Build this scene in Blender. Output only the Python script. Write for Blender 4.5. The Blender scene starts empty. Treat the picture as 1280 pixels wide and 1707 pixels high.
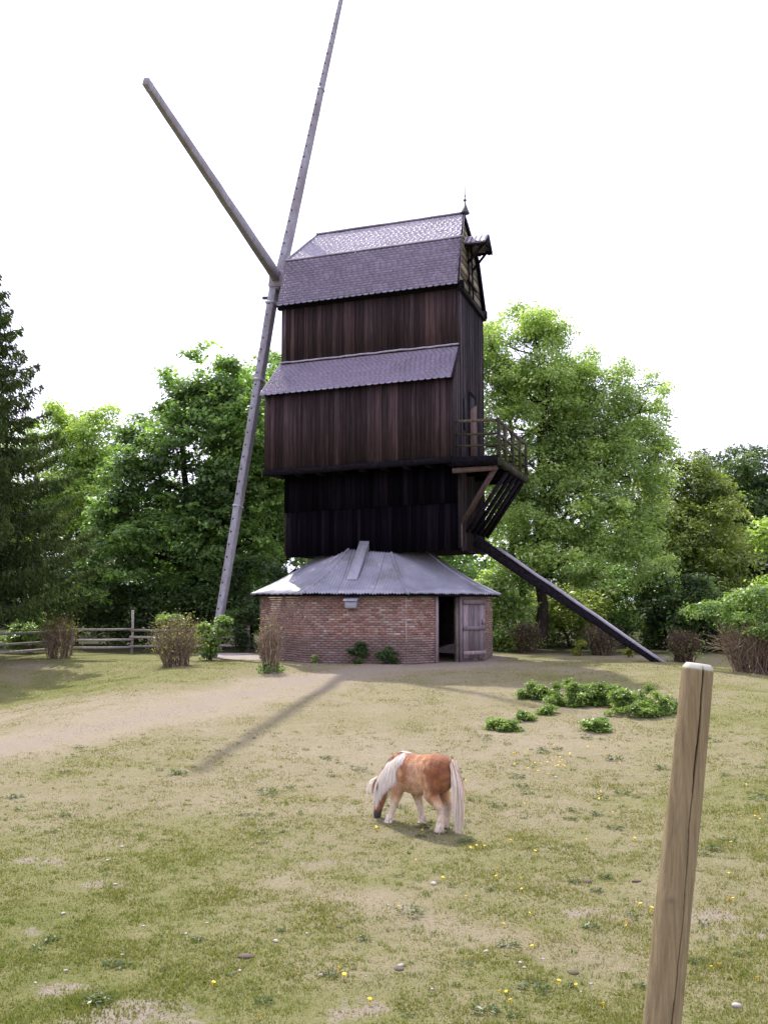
import bpy, math, random
import numpy as np
from mathutils import Vector, Matrix

random.seed(7)
RNG = np.random.default_rng(7)
SC = bpy.context.scene
COL = SC.collection
rad = math.radians

# ------------------------------------------------------------------ camera
FPX, PITCH, EYE = 1680.0, 0.08698, 2.0           # focal length in pixels of a 1280 x 1707 frame
cam_d = bpy.data.cameras.new('camera')
cam = bpy.data.objects.new('camera', cam_d)
COL.objects.link(cam)
cam_d.sensor_fit = 'VERTICAL'
cam_d.sensor_height = 36.0
cam_d.lens = 36.0 * FPX / 1707.0
cam_d.clip_start = 0.1
cam_d.clip_end = 3000
cam.location = (0, 0, EYE)
cam.rotation_euler = (math.pi / 2 + PITCH, 0, 0)
SC.camera = cam

# ------------------------------------------------------------------ sky, sun, exposure
SUN_EL, SUN_AZ = rad(57), rad(-19)                # azimuth from +Y towards +X
world = bpy.data.worlds.new('World')
SC.world = world
world.use_nodes = True
wn = world.node_tree
wn.nodes.clear()
w_out = wn.nodes.new('ShaderNodeOutputWorld')
w_bg = wn.nodes.new('ShaderNodeBackground')
w_sky = wn.nodes.new('ShaderNodeTexSky')
w_sky.sky_type = 'NISHITA'
w_sky.sun_disc = False
w_sky.sun_elevation = SUN_EL
w_sky.sun_rotation = SUN_AZ
w_sky.dust_density = 4.0
w_sky.air_density = 1.0
w_mix = wn.nodes.new('ShaderNodeMix')
w_mix.data_type = 'RGBA'
w_mix.inputs['Factor'].default_value = 0.75
wn.links.new(w_sky.outputs['Color'], w_mix.inputs['A'])
w_mix.inputs['B'].default_value = (9.6, 9.1, 12.4, 1)   # thin bright overcast veil
wn.links.new(w_mix.outputs['Result'], w_bg.inputs['Color'])
w_bg.inputs['Strength'].default_value = 0.15
wn.links.new(w_bg.outputs['Background'], w_out.inputs['Surface'])

sun_d = bpy.data.lights.new('sun', 'SUN')
sun_d.energy = 4.6
sun_d.angle = rad(1.0)
sun_d.color = (1.0, 0.95, 0.86)
sun = bpy.data.objects.new('sun', sun_d)
COL.objects.link(sun)
to_sun = Vector((math.cos(SUN_EL) * math.sin(SUN_AZ), math.cos(SUN_EL) * math.cos(SUN_AZ), math.sin(SUN_EL)))
sun.rotation_euler = to_sun.to_track_quat('Z', 'Y').to_euler()
sun.location = (-10, 30, 40)

SC.view_settings.view_transform = 'Standard'
SC.view_settings.look = 'None'
SC.view_settings.gamma = 1.0
SC.view_settings.use_curve_mapping = False
SC.view_settings.exposure = 0.55
SC.cycles.max_bounces = 8
SC.cycles.transparent_max_bounces = 8
SC.cycles.use_denoising = True

# ------------------------------------------------------------------ helpers
def at(px, py, Y):
    """Point seen at pixel (px, py) of the photograph, Y metres in front of the eye."""
    a, b = (px - 640) / FPX, (853.5 - py) / FPX
    d = np.array([a, math.cos(PITCH) - b * math.sin(PITCH), math.sin(PITCH) + b * math.cos(PITCH)])
    return np.array([0, 0, EYE]) + d * (Y / d[1])

def link(o, parent=None):
    COL.objects.link(o)
    if parent is not None:
        o.parent = parent
    return o

def tag(o, label=None, cat=None, group=None, kind=None):
    if label: o['label'] = label
    if cat: o['category'] = cat
    if group: o['group'] = group
    if kind: o['kind'] = kind
    return o

def empty(name, loc=(0, 0, 0), rz=0.0):
    o = bpy.data.objects.new(name, None)
    o.location = loc
    o.rotation_euler = (0, 0, rz)
    o.empty_display_size = 0.2
    return link(o)

def np_mesh(name, V, F, mat, attrs=None, smooth=False):
    """V (n,3); F list of arrays (m,k) with constant k each."""
    me = bpy.data.meshes.new(name)
    V = np.asarray(V, np.float32)
    if not isinstance(F, list): F = [F]
    F = [np.asarray(f, np.int32) for f in F if len(f)]
    loops = np.concatenate([f.ravel() for f in F])
    counts = np.concatenate([np.full(len(f), f.shape[1], np.int32) for f in F])
    starts = np.concatenate([[0], np.cumsum(counts)[:-1]]).astype(np.int32)
    me.vertices.add(len(V)); me.vertices.foreach_set('co', V.ravel())
    me.loops.add(len(loops)); me.loops.foreach_set('vertex_index', loops)
    me.polygons.add(len(counts)); me.polygons.foreach_set('loop_start', starts)
    me.polygons.foreach_set('loop_total', counts)
    if smooth: me.polygons.foreach_set('use_smooth', np.ones(len(counts), bool))
    for k, a in (attrs or {}).items():
        a = np.asarray(a, np.float32)
        if a.ndim == 1:
            at_ = me.attributes.new(k, 'FLOAT', 'POINT'); at_.data.foreach_set('value', a)
        else:
            if a.shape[1] == 3: a = np.concatenate([a, np.ones((len(a), 1), np.float32)], 1)
            at_ = me.attributes.new(k, 'FLOAT_COLOR', 'POINT'); at_.data.foreach_set('color', a.ravel())
    me.update(calc_edges=True)
    me.validate()
    if mat: me.materials.append(mat)
    return me

class MB:
    def __init__(s):
        s.v = []; s.f = {}; s.n = 0; s.t = []
    def add(s, V, F, tint=0.0):
        V = np.asarray(V, float).reshape(-1, 3)
        for f in F:
            s.f.setdefault(len(f), []).append([i + s.n for i in f])
        s.v.append(V); s.n += len(V); s.t.append(np.full(len(V), tint))
        return s
    def prism(s, poly, off, tint=0.0):
        P = np.asarray(poly, float); n = len(P); off = np.asarray(off, float)
        nrm = np.cross(P[1] - P[0], P[2] - P[0])
        if np.dot(nrm, off) < 0: P = P[::-1]
        F = [list(range(n))[::-1], list(range(n, 2 * n))]
        for i in range(n):
            j = (i + 1) % n
            F.append([i, j, n + j, n + i])
        return s.add(np.concatenate([P, P + off]), F, tint)
    def box(s, x0, x1, y0, y1, z0, z1, tint=0.0):
        return s.prism([(x0, y0, z0), (x1, y0, z0), (x1, y1, z0), (x0, y1, z0)], (0, 0, z1 - z0), tint)
    def beam(s, a, b, w0, h0, w1=None, h1=None, side=(0, 0, 1), tint=0.0, seg=1, wob=0.0):
        a = np.asarray(a, float); b = np.asarray(b, float)
        w1 = w0 if w1 is None else w1; h1 = h0 if h1 is None else h1
        d = (b - a) / np.linalg.norm(b - a)
        sd = np.asarray(side, float)
        x = np.cross(d, sd)
        if np.linalg.norm(x) < 1e-6: x = np.cross(d, np.array([1.0, 0, 0]))
        x /= np.linalg.norm(x)
        y = np.cross(x, d)
        V = []; F = []
        for k in range(seg + 1):
            t = k / seg
            c = a + (b - a) * t
            if 0 < k < seg and wob: c = c + x * random.uniform(-wob, wob) + y * random.uniform(-wob, wob)
            w = (w0 + (w1 - w0) * t) / 2; h = (h0 + (h1 - h0) * t) / 2
            V += [c - x * w - y * h, c + x * w - y * h, c + x * w + y * h, c - x * w + y * h]
            if k:
                o = 4 * (k - 1)
                for i in range(4):
                    j = (i + 1) % 4
                    F.append([o + i, o + j, o + 4 + j, o + 4 + i])
        F.append([3, 2, 1, 0]); F.append([4 * seg + i for i in range(4)])
        return s.add(V, F, tint)
    def tube(s, pts, rr, n=6, tint=0.0, cap=True):
        V, F = tube(pts, rr, n, cap)
        return s.add(V, F, tint)
    def mesh(s, name, mat, smooth=False, shear=0.0):
        V = np.concatenate(s.v)
        if shear: V = V.copy(); V[:, 2] += V[:, 0] * shear
        return np_mesh(name, V, [np.array(f) for f in s.f.values()], mat, {'tint': np.concatenate(s.t)}, smooth)
    def build(s, name, mat, parent=None, smooth=False, shear=0.0, bevel=0.0):
        o = bpy.data.objects.new(name, s.mesh(name, mat, smooth, shear))
        link(o, parent)
        if bevel:
            m = o.modifiers.new('bevel', 'BEVEL'); m.width = bevel; m.segments = 1; m.limit_method = 'ANGLE'
        return o

def tube(pts, rr, n=6, cap=True):
    P = np.asarray(pts, float); m = len(P)
    rr = np.broadcast_to(np.asarray(rr, float), (m,))
    T = np.gradient(P, axis=0); T /= np.linalg.norm(T, axis=1, keepdims=True) + 1e-9
    ref = np.array([0, 0, 1.0]) if abs(T[0][2]) < 0.8 else np.array([1.0, 0, 0])
    V = []
    a = np.linspace(0, 2 * math.pi, n, endpoint=False)
    for i in range(m):
        x = np.cross(ref, T[i]); x /= np.linalg.norm(x) + 1e-9
        y = np.cross(T[i], x)
        V.append(P[i] + rr[i] * (np.cos(a)[:, None] * x + np.sin(a)[:, None] * y))
    V = np.concatenate(V); F = []
    for i in range(m - 1):
        for j in range(n):
            k = (j + 1) % n
            F.append([i * n + j, i * n + k, (i + 1) * n + k, (i + 1) * n + j])
    if cap:
        F.append(list(range(n))[::-1]); F.append([(m - 1) * n + j for j in range(n)])
    return V, F

def vnoise(x, y, seed=0):
    """smooth value noise in numpy, period-free, 0..1"""
    x = np.asarray(x, float); y = np.asarray(y, float)
    xi = np.floor(x).astype(np.int64); yi = np.floor(y).astype(np.int64)
    xf = x - xi; yf = y - yi
    def h(a, b):
        n = (a * 374761393 + b * 668265263 + seed * 1442695041) & 0x7fffffff
        n = ((n ^ (n >> 13)) * 1274126177) & 0x7fffffff
        return ((n ^ (n >> 16)) & 0xffff) / 65535.0
    u = xf * xf * (3 - 2 * xf); v = yf * yf * (3 - 2 * yf)
    return (h(xi, yi) * (1 - u) + h(xi + 1, yi) * u) * (1 - v) + (h(xi, yi + 1) * (1 - u) + h(xi + 1, yi + 1) * u) * v

def fbm(x, y, seed=0, oct=4):
    s = 0; a = 0.5; n = 0
    for k in range(oct):
        s = s + a * vnoise(x * 2 ** k, y * 2 ** k, seed + k * 17); n += a; a *= 0.5
    return s / n

def sstep(a, b, x):
    t = np.clip((np.asarray(x, float) - a) / (b - a), 0, 1)
    return t * t * (3 - 2 * t)

# ------------------------------------------------------------------ materials
def new_mat(name):
    m = bpy.data.materials.new(name)
    m.use_nodes = True
    nt = m.node_tree
    for n in list(nt.nodes): nt.nodes.remove(n)
    out = nt.nodes.new('ShaderNodeOutputMaterial')
    bs = nt.nodes.new('ShaderNodeBsdfPrincipled')
    nt.links.new(bs.outputs[0], out.inputs[0])
    return m, nt, bs, out

def nd(nt, t, **kw):
    n = nt.nodes.new(t)
    for k, v in kw.items(): setattr(n, k, v)
    return n

def ramp(nt, fac, stops, interp='LINEAR'):
    r = nt.nodes.new('ShaderNodeValToRGB')
    r.color_ramp.interpolation = interp
    e = r.color_ramp.elements
    while len(e) < len(stops): e.new(0.5)
    for i, (p, c) in enumerate(stops):
        e[i].position = p
        e[i].color = (*c, 1) if len(c) == 3 else c
    nt.links.new(fac, r.inputs[0])
    return r.outputs[0]

def mixc(nt, f, a, b, mode='MIX'):
    m = nt.nodes.new('ShaderNodeMix'); m.data_type = 'RGBA'; m.blend_type = mode
    for sock, v in (('Factor', f), ('A', a), ('B', b)):
        if isinstance(v, (int, float)): m.inputs[sock].default_value = v if sock == 'Factor' else (v, v, v, 1)
        elif isinstance(v, tuple): m.inputs[sock].default_value = (*v, 1)
        else: nt.links.new(v, m.inputs[sock])
    return m.outputs['Result']

def math_(nt, op, a, b=0.0):
    m = nt.nodes.new('ShaderNodeMath'); m.operation = op
    for i, v in enumerate((a, b)):
        if isinstance(v, (int, float)): m.inputs[i].default_value = v
        else: nt.links.new(v, m.inputs[i])
    return m.outputs[0]

def noise(nt, scale, detail=4, rough=0.6, sx=(1, 1, 1), coord='Object', dist=0.0, vec=None):
    tc = nt.nodes.new('ShaderNodeTexCoord')
    mp = nt.nodes.new('ShaderNodeMapping'); mp.inputs['Scale'].default_value = sx
    nt.links.new(tc.outputs[coord] if vec is None else vec, mp.inputs[0])
    n = nt.nodes.new('ShaderNodeTexNoise')
    n.inputs['Scale'].default_value = scale; n.inputs['Detail'].default_value = detail
    n.inputs['Roughness'].default_value = rough; n.inputs['Distortion'].default_value = dist
    nt.links.new(mp.outputs[0], n.inputs['Vector'])
    return n.outputs['Fac']

def bump(nt, bs, h, strength=0.3, dist=0.01):
    b = nt.nodes.new('ShaderNodeBump')
    b.inputs['Strength'].default_value = strength; b.inputs['Distance'].default_value = dist
    nt.links.new(h, b.inputs['Height'])
    nt.links.new(b.outputs[0], bs.inputs['Normal'])

def attr(nt, name, out='Fac'):
    a = nt.nodes.new('ShaderNodeAttribute'); a.attribute_name = name
    return a.outputs[out]

def rnd(nt):
    """per-piece random number: object random plus the tint stored on joined pieces"""
    oi = nt.nodes.new('ShaderNodeObjectInfo')
    return math_(nt, 'FRACT', math_(nt, 'ADD', oi.outputs['Random'], attr(nt, 'tint')))

def wood(name, dark, mid, light, grain=(1, 1, 1), sc=6.0, rough=0.85, var=0.5, bmp=0.35, tone=None, spec=0.15):
    m, nt, bs, _ = new_mat(name)
    g = noise(nt, sc, 6, 0.65, grain, dist=0.4)
    c = ramp(nt, g, [(0.25, dark), (0.52, mid), (0.8, light)])
    r = rnd(nt)
    k = ramp(nt, r, [(0.0, (1 - var,) * 3), (0.55, (1.0,) * 3), (0.85, (1 + var,) * 3), (1.0, (1 + 2.6 * var, 1 + 2.2 * var, 1 + 2.0 * var))])
    c = mixc(nt, 1.0, c, k, 'MULTIPLY')
    if tone:
        p = noise(nt, 1.3, 3, 0.6, (1, 1, 0.6))
        f = ramp(nt, p, [(0.45, (0, 0, 0)), (0.72, (1, 1, 1))])
        c = mixc(nt, f, c, tone)
    nt.links.new(c, bs.inputs['Base Color'])
    bs.inputs['Roughness'].default_value = rough
    bs.inputs['Specular IOR Level'].default_value = spec
    bump(nt, bs, g, bmp, 0.012)
    return m

M = {}
M['plank'] = wood('tarred_plank', (0.016, 0.0105, 0.011), (0.036, 0.0245, 0.0245), (0.082, 0.058, 0.052), (9, 9, 0.35), 3.0, spec=0.08, var=0.42)
M['plank_tail'] = wood('grey_tail_plank', (0.010, 0.008, 0.009), (0.032, 0.026, 0.028), (0.10, 0.08, 0.078), (9, 9, 0.35), 3.0)
M['plank_shade'] = wood('shade_black_plank', (0.002, 0.0017, 0.0027), (0.004, 0.0034, 0.005), (0.010, 0.008, 0.011), (9, 9, 0.35), 3.0, spec=0.02)  # tar black driven darker: deep shade under the skirt is in the colour
M['gable'] = wood('mossy_gable_board', (0.06, 0.05, 0.036), (0.13, 0.11, 0.07), (0.23, 0.20, 0.13), (9, 0.5, 9), 3.0, tone=(0.11, 0.115, 0.045))
M['beam'] = wood('dark_beam', (0.003, 0.0027, 0.0036), (0.009, 0.0075, 0.010), (0.026, 0.020, 0.024), (3, 3, 3), 3.0, spec=0.05)
M['brace'] = wood('brown_brace', (0.04, 0.026, 0.022), (0.09, 0.06, 0.05), (0.16, 0.115, 0.095), (4, 4, 1), 4.0)
M['mossbeam'] = wood('mossy_rail', (0.014, 0.012, 0.010), (0.038, 0.033, 0.024), (0.085, 0.078, 0.05), (3, 3, 3), 4.0, tone=(0.05, 0.055, 0.018))
M['stock'] = wood('weathered_sail_stock', (0.17, 0.165, 0.175), (0.28, 0.275, 0.295), (0.40, 0.395, 0.42), (3, 3, 1.2), 4.0, var=0.12, bmp=0.05, tone=(0.20, 0.175, 0.18))
M['door'] = wood('grey_door_board', (0.08, 0.065, 0.065), (0.17, 0.14, 0.14), (0.28, 0.24, 0.24), (8, 8, 0.6), 4.0, var=0.25)
M['rail'] = wood('silver_fence_rail', (0.16, 0.14, 0.12), (0.30, 0.27, 0.24), (0.42, 0.38, 0.34), (3, 3, 3), 4.0, var=0.2)
M['bark'] = wood('bark', (0.012, 0.010, 0.008), (0.035, 0.028, 0.022), (0.075, 0.062, 0.048), (4, 4, 0.8), 4.0, var=0.2)
M['twig'] = wood('dry_twig', (0.10, 0.075, 0.05), (0.20, 0.15, 0.10), (0.32, 0.25, 0.18), (2, 2, 2), 6.0, var=0.35)
M['twig_dark'] = wood('brown_twig', (0.055, 0.038, 0.026), (0.11, 0.078, 0.054), (0.19, 0.14, 0.10), (2, 2, 2), 6.0, var=0.35)

def slate_mat(name, base, light, rough):
    m, nt, bs, _ = new_mat(name)
    r = rnd(nt)
    c = ramp(nt, r, [(0.0, tuple(0.80 * x for x in base)), (0.5, base), (1.0, light)])
    n1 = noise(nt, 1.1, 5, 0.65, (1, 1, 0.5))
    c = mixc(nt, ramp(nt, n1, [(0.50, (0, 0, 0)), (0.72, (0.75, 0.75, 0.75))]), c, tuple(0.5 * x for x in base))
    n2 = noise(nt, 14, 4, 0.7)
    c = mixc(nt, 0.22, c, ramp(nt, n2, [(0.3, (0.5, 0.5, 0.5)), (0.75, (1.25, 1.25, 1.25))]), 'MULTIPLY')
    nt.links.new(c, bs.inputs['Base Color'])
    bs.inputs['Roughness'].default_value = rough
    bs.inputs['Specular IOR Level'].default_value = 1.0
    bump(nt, bs, n2, 0.10, 0.008)
    return m
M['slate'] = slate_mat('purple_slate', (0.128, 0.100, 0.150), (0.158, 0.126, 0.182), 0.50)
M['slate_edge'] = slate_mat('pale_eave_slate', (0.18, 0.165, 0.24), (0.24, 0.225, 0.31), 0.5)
M['slate_top'] = slate_mat('glare_pale_slate', (0.26, 0.235, 0.275), (0.36, 0.335, 0.38), 0.48)  # paler slate copy: sun glare on the upper slope put into the colour

def metal_mat():
    m, nt, bs, _ = new_mat('corrugated_zinc')
    n1 = noise(nt, 0.9, 6, 0.7)
    c = ramp(nt, n1, [(0.3, (0.22, 0.22, 0.25)), (0.55, (0.31, 0.315, 0.35)), (0.8, (0.40, 0.405, 0.44))])
    n2 = noise(nt, 1.7, 5, 0.75)
    c = mixc(nt, ramp(nt, n2, [(0.58, (0, 0, 0)), (0.68, (0.85, 0.85, 0.85))]), c, (0.58, 0.56, 0.53))
    n3 = noise(nt, 0.55, 5, 0.7, vec=None)
    c = mixc(nt, ramp(nt, n3, [(0.55, (0, 0, 0)), (0.70, (0.75, 0.75, 0.75))]), c, (0.15, 0.15, 0.12))
    r = rnd(nt)
    c = mixc(nt, 1.0, c, ramp(nt, r, [(0, (0.86,) * 3), (1, (1.1,) * 3)]), 'MULTIPLY')
    nt.links.new(c, bs.inputs['Base Color'])
    bs.inputs['Metallic'].default_value = 0.25
    bs.inputs['Roughness'].default_value = 0.55
    bump(nt, bs, n1, 0.15, 0.01)
    return m
M['metal'] = metal_mat()

def brick_mat():
    m, nt, bs, _ = new_mat('weathered_brick')
    r = rnd(nt)
    c = ramp(nt, r, [(0.0, (0.20, 0.112, 0.088)), (0.25, (0.28, 0.155, 0.118)), (0.5, (0.33, 0.19, 0.14)),
                     (0.78, (0.39, 0.262, 0.205)), (0.93, (0.28, 0.22, 0.185)), (1.0, (0.55, 0.46, 0.38))])
    tc = nt.nodes.new('ShaderNodeNewGeometry')
    n1 = noise(nt, 0.8, 5, 0.7, vec=tc.outputs['Position'])
    c = mixc(nt, ramp(nt, n1, [(0.45, (0, 0, 0)), (0.75, (0.6, 0.6, 0.6))]), c, (0.22, 0.185, 0.165))
    n2 = noise(nt, 30, 4, 0.7, vec=tc.outputs['Position'])
    c = mixc(nt, 0.5, c, ramp(nt, n2, [(0.3, (0.45,) * 3), (0.75, (1.3,) * 3)]), 'MULTIPLY')
    # rising damp with its own ragged upper edge
    sep = nt.nodes.new('ShaderNodeSeparateXYZ'); nt.links.new(tc.outputs['Position'], sep.inputs[0])
    n3 = noise(nt, 1.1, 4, 0.6, vec=tc.outputs['Position'])
    hgt = math_(nt, 'ADD', sep.outputs['Z'], math_(nt, 'MULTIPLY', n3, -1.3))
    c = mixc(nt, ramp(nt, hgt, [(0.0, (0.62,) * 3), (0.28, (0, 0, 0))]), c, (0.135, 0.105, 0.095))
    nt.links.new(c, bs.inputs['Base Color'])
    bs.inputs['Roughness'].default_value = 0.9
    bs.inputs['Specular IOR Level'].default_value = 0.2
    bump(nt, bs, n2, 0.5, 0.008)
    return m
M['brick'] = brick_mat()

def flat(name, col, rough=0.8, var=0.25, sc=8.0, metallic=0.0):
    m, nt, bs, _ = new_mat(name)
    n = noise(nt, sc, 5, 0.65)
    c = ramp(nt, n, [(0.3, tuple(x * (1 - var) for x in col)), (0.7, tuple(x * (1 + var) for x in col))])
    nt.links.new(c, bs.inputs['Base Color'])
    bs.inputs['Roughness'].default_value = rough
    bs.inputs['Metallic'].default_value = metallic
    bs.inputs['Specular IOR Level'].default_value = 0.3
    bump(nt, bs, n, 0.2, 0.01)
    return m
M['mortar'] = flat('pale_mortar', (0.38, 0.32, 0.275), 0.95, 0.35, 5)
M['iron'] = flat('dark_iron', (0.05, 0.05, 0.055), 0.6, 0.3)
M['lead'] = flat('grey_lead', (0.30, 0.29, 0.33), 0.5, 0.25)
M['hole'] = flat('opening_shade_black', (0.012, 0.011, 0.012), 0.9)  # flat black colour stands in for the shade inside holes and openings
M['stone'] = flat('pale_stone', (0.34, 0.31, 0.28), 0.85, 0.3, 20)
M['dung'] = flat('dry_dung', (0.10, 0.075, 0.06), 0.95, 0.4, 20)
M['yellow'] = flat('yellow_petal', (0.75, 0.52, 0.02), 0.6, 0.15, 30)
M['white_petal'] = flat('white_petal', (0.75, 0.75, 0.70), 0.6, 0.1, 30)
M['slab'] = flat('pale_dusty_path', (0.26, 0.23, 0.20), 0.95, 0.2, 3)

def leaf_mat(name, trans=0.45, rough=0.5, spec=0.3):
    m, nt, bs, out = new_mat(name)
    c = attr(nt, 'col', 'Color')
    nt.links.new(c, bs.inputs['Base Color'])
    bs.inputs['Roughness'].default_value = rough
    bs.inputs['Specular IOR Level'].default_value = spec
    tr = nt.nodes.new('ShaderNodeBsdfTranslucent')
    tc = mixc(nt, 1.0, c, (1.22, 1.25, 0.62), 'MULTIPLY')
    nt.links.new(tc, tr.inputs['Color'])
    mx = nt.nodes.new('ShaderNodeMixShader'); mx.inputs[0].default_value = trans
    nt.links.new(bs.outputs[0], mx.inputs[1]); nt.links.new(tr.outputs[0], mx.inputs[2])
    nt.links.new(mx.outputs[0], out.inputs[0])
    return m
M['leaf'] = leaf_mat('leaf', 0.48, 0.42, 0.45)
M['needle'] = leaf_mat('needle', 0.3, 0.8, 0.1)
M['grass'] = leaf_mat('grass_blade', 0.30, 0.7, 0.15)

def ground_mat():
    m, nt, bs, _ = new_mat('cropped_paddock_turf')
    geo = nt.nodes.new('ShaderNodeNewGeometry'); pos = geo.outputs['Position']
    dry = attr(nt, 'dry'); bare = attr(nt, 'bare')
    n_mid = noise(nt, 1.6, 6, 0.7, vec=pos)
    n_fine = noise(nt, 24, 5, 0.75, vec=pos)
    n_vf = noise(nt, 90, 3, 0.7, vec=pos)
    f = math_(nt, 'ADD', dry, math_(nt, 'MULTIPLY', math_(nt, 'SUBTRACT', n_mid, 0.5), 0.9))
    f = math_(nt, 'ADD', f, math_(nt, 'MULTIPLY', math_(nt, 'SUBTRACT', n_fine, 0.5), 1.0))
    c = ramp(nt, f, [(0.00, (0.118, 0.134, 0.036)), (0.26, (0.170, 0.170, 0.066)), (0.52, (0.212, 0.191, 0.106)), (0.95, (0.262, 0.226, 0.156))])
    n_rag = noise(nt, 5.5, 7, 0.75, vec=pos)
    b = math_(nt, 'ADD', bare, math_(nt, 'MULTIPLY', math_(nt, 'SUBTRACT', n_rag, 0.5), 1.3))
    c = mixc(nt, ramp(nt, b, [(0.40, (0, 0, 0)), (0.62, (1, 1, 1))]), c, (0.255, 0.216, 0.170))
    wf = attr(nt, 'litter')
    c = mixc(nt, wf, c, ramp(nt, n_fine, [(0.35, (0.025, 0.024, 0.012)), (0.65, (0.055, 0.060, 0.022))]))
    c = mixc(nt, 0.75, c, ramp(nt, n_vf, [(0.3, (0.58,) * 3), (0.72, (1.36,) * 3)]), 'MULTIPLY')
    nt.links.new(c, bs.inputs['Base Color'])
    bs.inputs['Roughness'].default_value = 0.95
    bs.inputs['Specular IOR Level'].default_value = 0.1
    h = math_(nt, 'ADD', math_(nt, 'ADD', n_fine, math_(nt, 'MULTIPLY', n_vf, 0.5)), math_(nt, 'MULTIPLY', n_rag, 1.6))
    bump(nt, bs, h, 0.8, 0.04)
    return m
M['ground'] = ground_mat()

# ------------------------------------------------------------------ the ground
CXR, CYR = -0.18, 35.75                 # centre of the roundhouse
def gz(x, y):
    """height of the paddock"""
    x = np.asarray(x, float); y = np.asarray(y, float)
    z = np.interp(y, [-50, 3.4, 4.2, 5.0, 6.0, 7.5, 10, 13, 16, 20, 24, 27.5, 29.5, 34, 60],
                  [0.45, 0.42, 0.02, -0.42, -0.78, -0.98, -0.97, -0.90, -0.76, -0.52, -0.27, -0.07, 0.0, 0.0, 0.0])
    z = z - 0.55 * sstep(8.5, 15, x) * sstep(18, 26, y) * (1 - sstep(33, 38, y))
    z = z - 0.62 * sstep(-5.5, -10.5, x) * sstep(17, 25, y) * (1 - sstep(29, 33.5, y))
    near = sstep(4, 7, y)
    z = z + near * (0.10 * (fbm(x * 0.35, y * 0.35, 3, 3) - 0.5) + 0.09 * (fbm(x * 1.3, y * 1.3, 9, 3) - 0.5)) * (1 - 0.7 * sstep(30, 33, y))
    return z

def ghit(px, py):
    """where the line of sight through a pixel meets the ground"""
    Y = np.linspace(5, 60, 4000)
    o = at(px, py, 1.0) - np.array([0, 0, EYE])
    z = EYE + o[2] * Y; x = o[0] * Y
    k = int(np.argmax(z < gz(x, Y)))
    return np.array([x[k], Y[k], float(gz(x[k], Y[k]))])

def seg_d(x, y, pts):
    d = np.full(np.shape(x), 1e9)
    for a, b in zip(pts[:-1], pts[1:]):
        ax, ay = a[:2]; bx, by = b[:2]
        t = np.clip(((x - ax) * (bx - ax) + (y - ay) * (by - ay)) / ((bx - ax) ** 2 + (by - ay) ** 2), 0, 1)
        d = np.minimum(d, np.hypot(x - ax - t * (bx - ax), y - ay - t * (by - ay)))
    return d

PATH = [ghit(-120, 1262), ghit(0, 1246), ghit(160, 1212), ghit(330, 1178), ghit(480, 1138), ghit(620, 1116), ghit(800, 1106)]
TRACK = [ghit(480, 1470), ghit(620, 1500), ghit(760, 1545), ghit(900, 1580), ghit(1060, 1610)]
BARES = [(ghit(100, 1650), 0.45), (ghit(230, 1700), 0.7), (ghit(60, 1435), 0.5), (ghit(160, 1475), 0.3), (ghit(960, 1520), 0.55),
         (ghit(1190, 1530), 0.55), (ghit(40, 1110), 1.2), (ghit(1150, 1170), 1.0), (ghit(60, 1555), 0.3), (ghit(540, 1440), 0.4),
         (ghit(590, 1685), 0.5), (ghit(1000, 1195), 0.7), (ghit(1250, 1560), 0.4)]
def ground_fields(x, y):
    dry = 0.42 + 0.62 * (fbm(x * 0.22, y * 0.22, 21, 4) - 0.5)
    dry = dry + 0.10 * sstep(12, 20, y) - 0.13 * (1 - sstep(8.5, 12.5, y)) * sstep(0.5, -2, x - 0.0) - 0.10 * (1 - sstep(8, 11, y))
    dry = dry + 0.16 * sstep(11.5, 15, y) * (1 - sstep(24, 27, y)) * (1 - sstep(2.5, 6.0, x))
    dry = dry - 0.22 * sstep(4.0, 8.0, x) * sstep(11, 15, y) * (1 - sstep(22, 25, y))
    dp = seg_d(x, y, PATH) + 0.9 * (fbm(x * 0.7, y * 0.7, 5, 3) - 0.5)
    dry = dry + 0.55 * (1 - sstep(0.3, 2.1, dp)) + 0.30 * (fbm(x * 0.9, y * 0.9, 52, 3) - 0.5)
    dry = dry - 0.30 * sstep(-3, -5.5, x) * sstep(25, 28, y) * (1 - sstep(0.3, 1.0, 1 - sstep(0.7, 2.4, dp)))
    dt = seg_d(x, y, TRACK) + 0.5 * (fbm(x * 1.7, y * 1.7, 15, 3) - 0.5)
    dry = dry + 0.26 * (1 - sstep(0.05, 0.5, dt))
    bare = 0.60 * (1 - sstep(0.1, 1.15, dp)) + 0.40 * (1 - sstep(0.0, 0.25, dt))
    for c, r in BARES:
        d = np.hypot((x - c[0]) * 0.8, (y - c[1]) * 1.2) + 0.7 * r * (fbm(x * 2.2, y * 2.2, 31, 3) - 0.5)
        bare = np.maximum(bare, 0.62 * (1 - sstep(0.1 * r, 1.25 * r, d)))
    bare = np.maximum(bare, 0.7 * (1 - sstep(0.1, 0.9, np.abs(np.hypot(x - CXR, y - CYR) - 4.2) + 0.5 * (fbm(x, y, 8, 2) - 0.4))))
    # woodland floor
    bare = np.maximum(bare, 0.0)
    return np.clip(dry, 0, 1), np.clip(bare, 0, 1)

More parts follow.
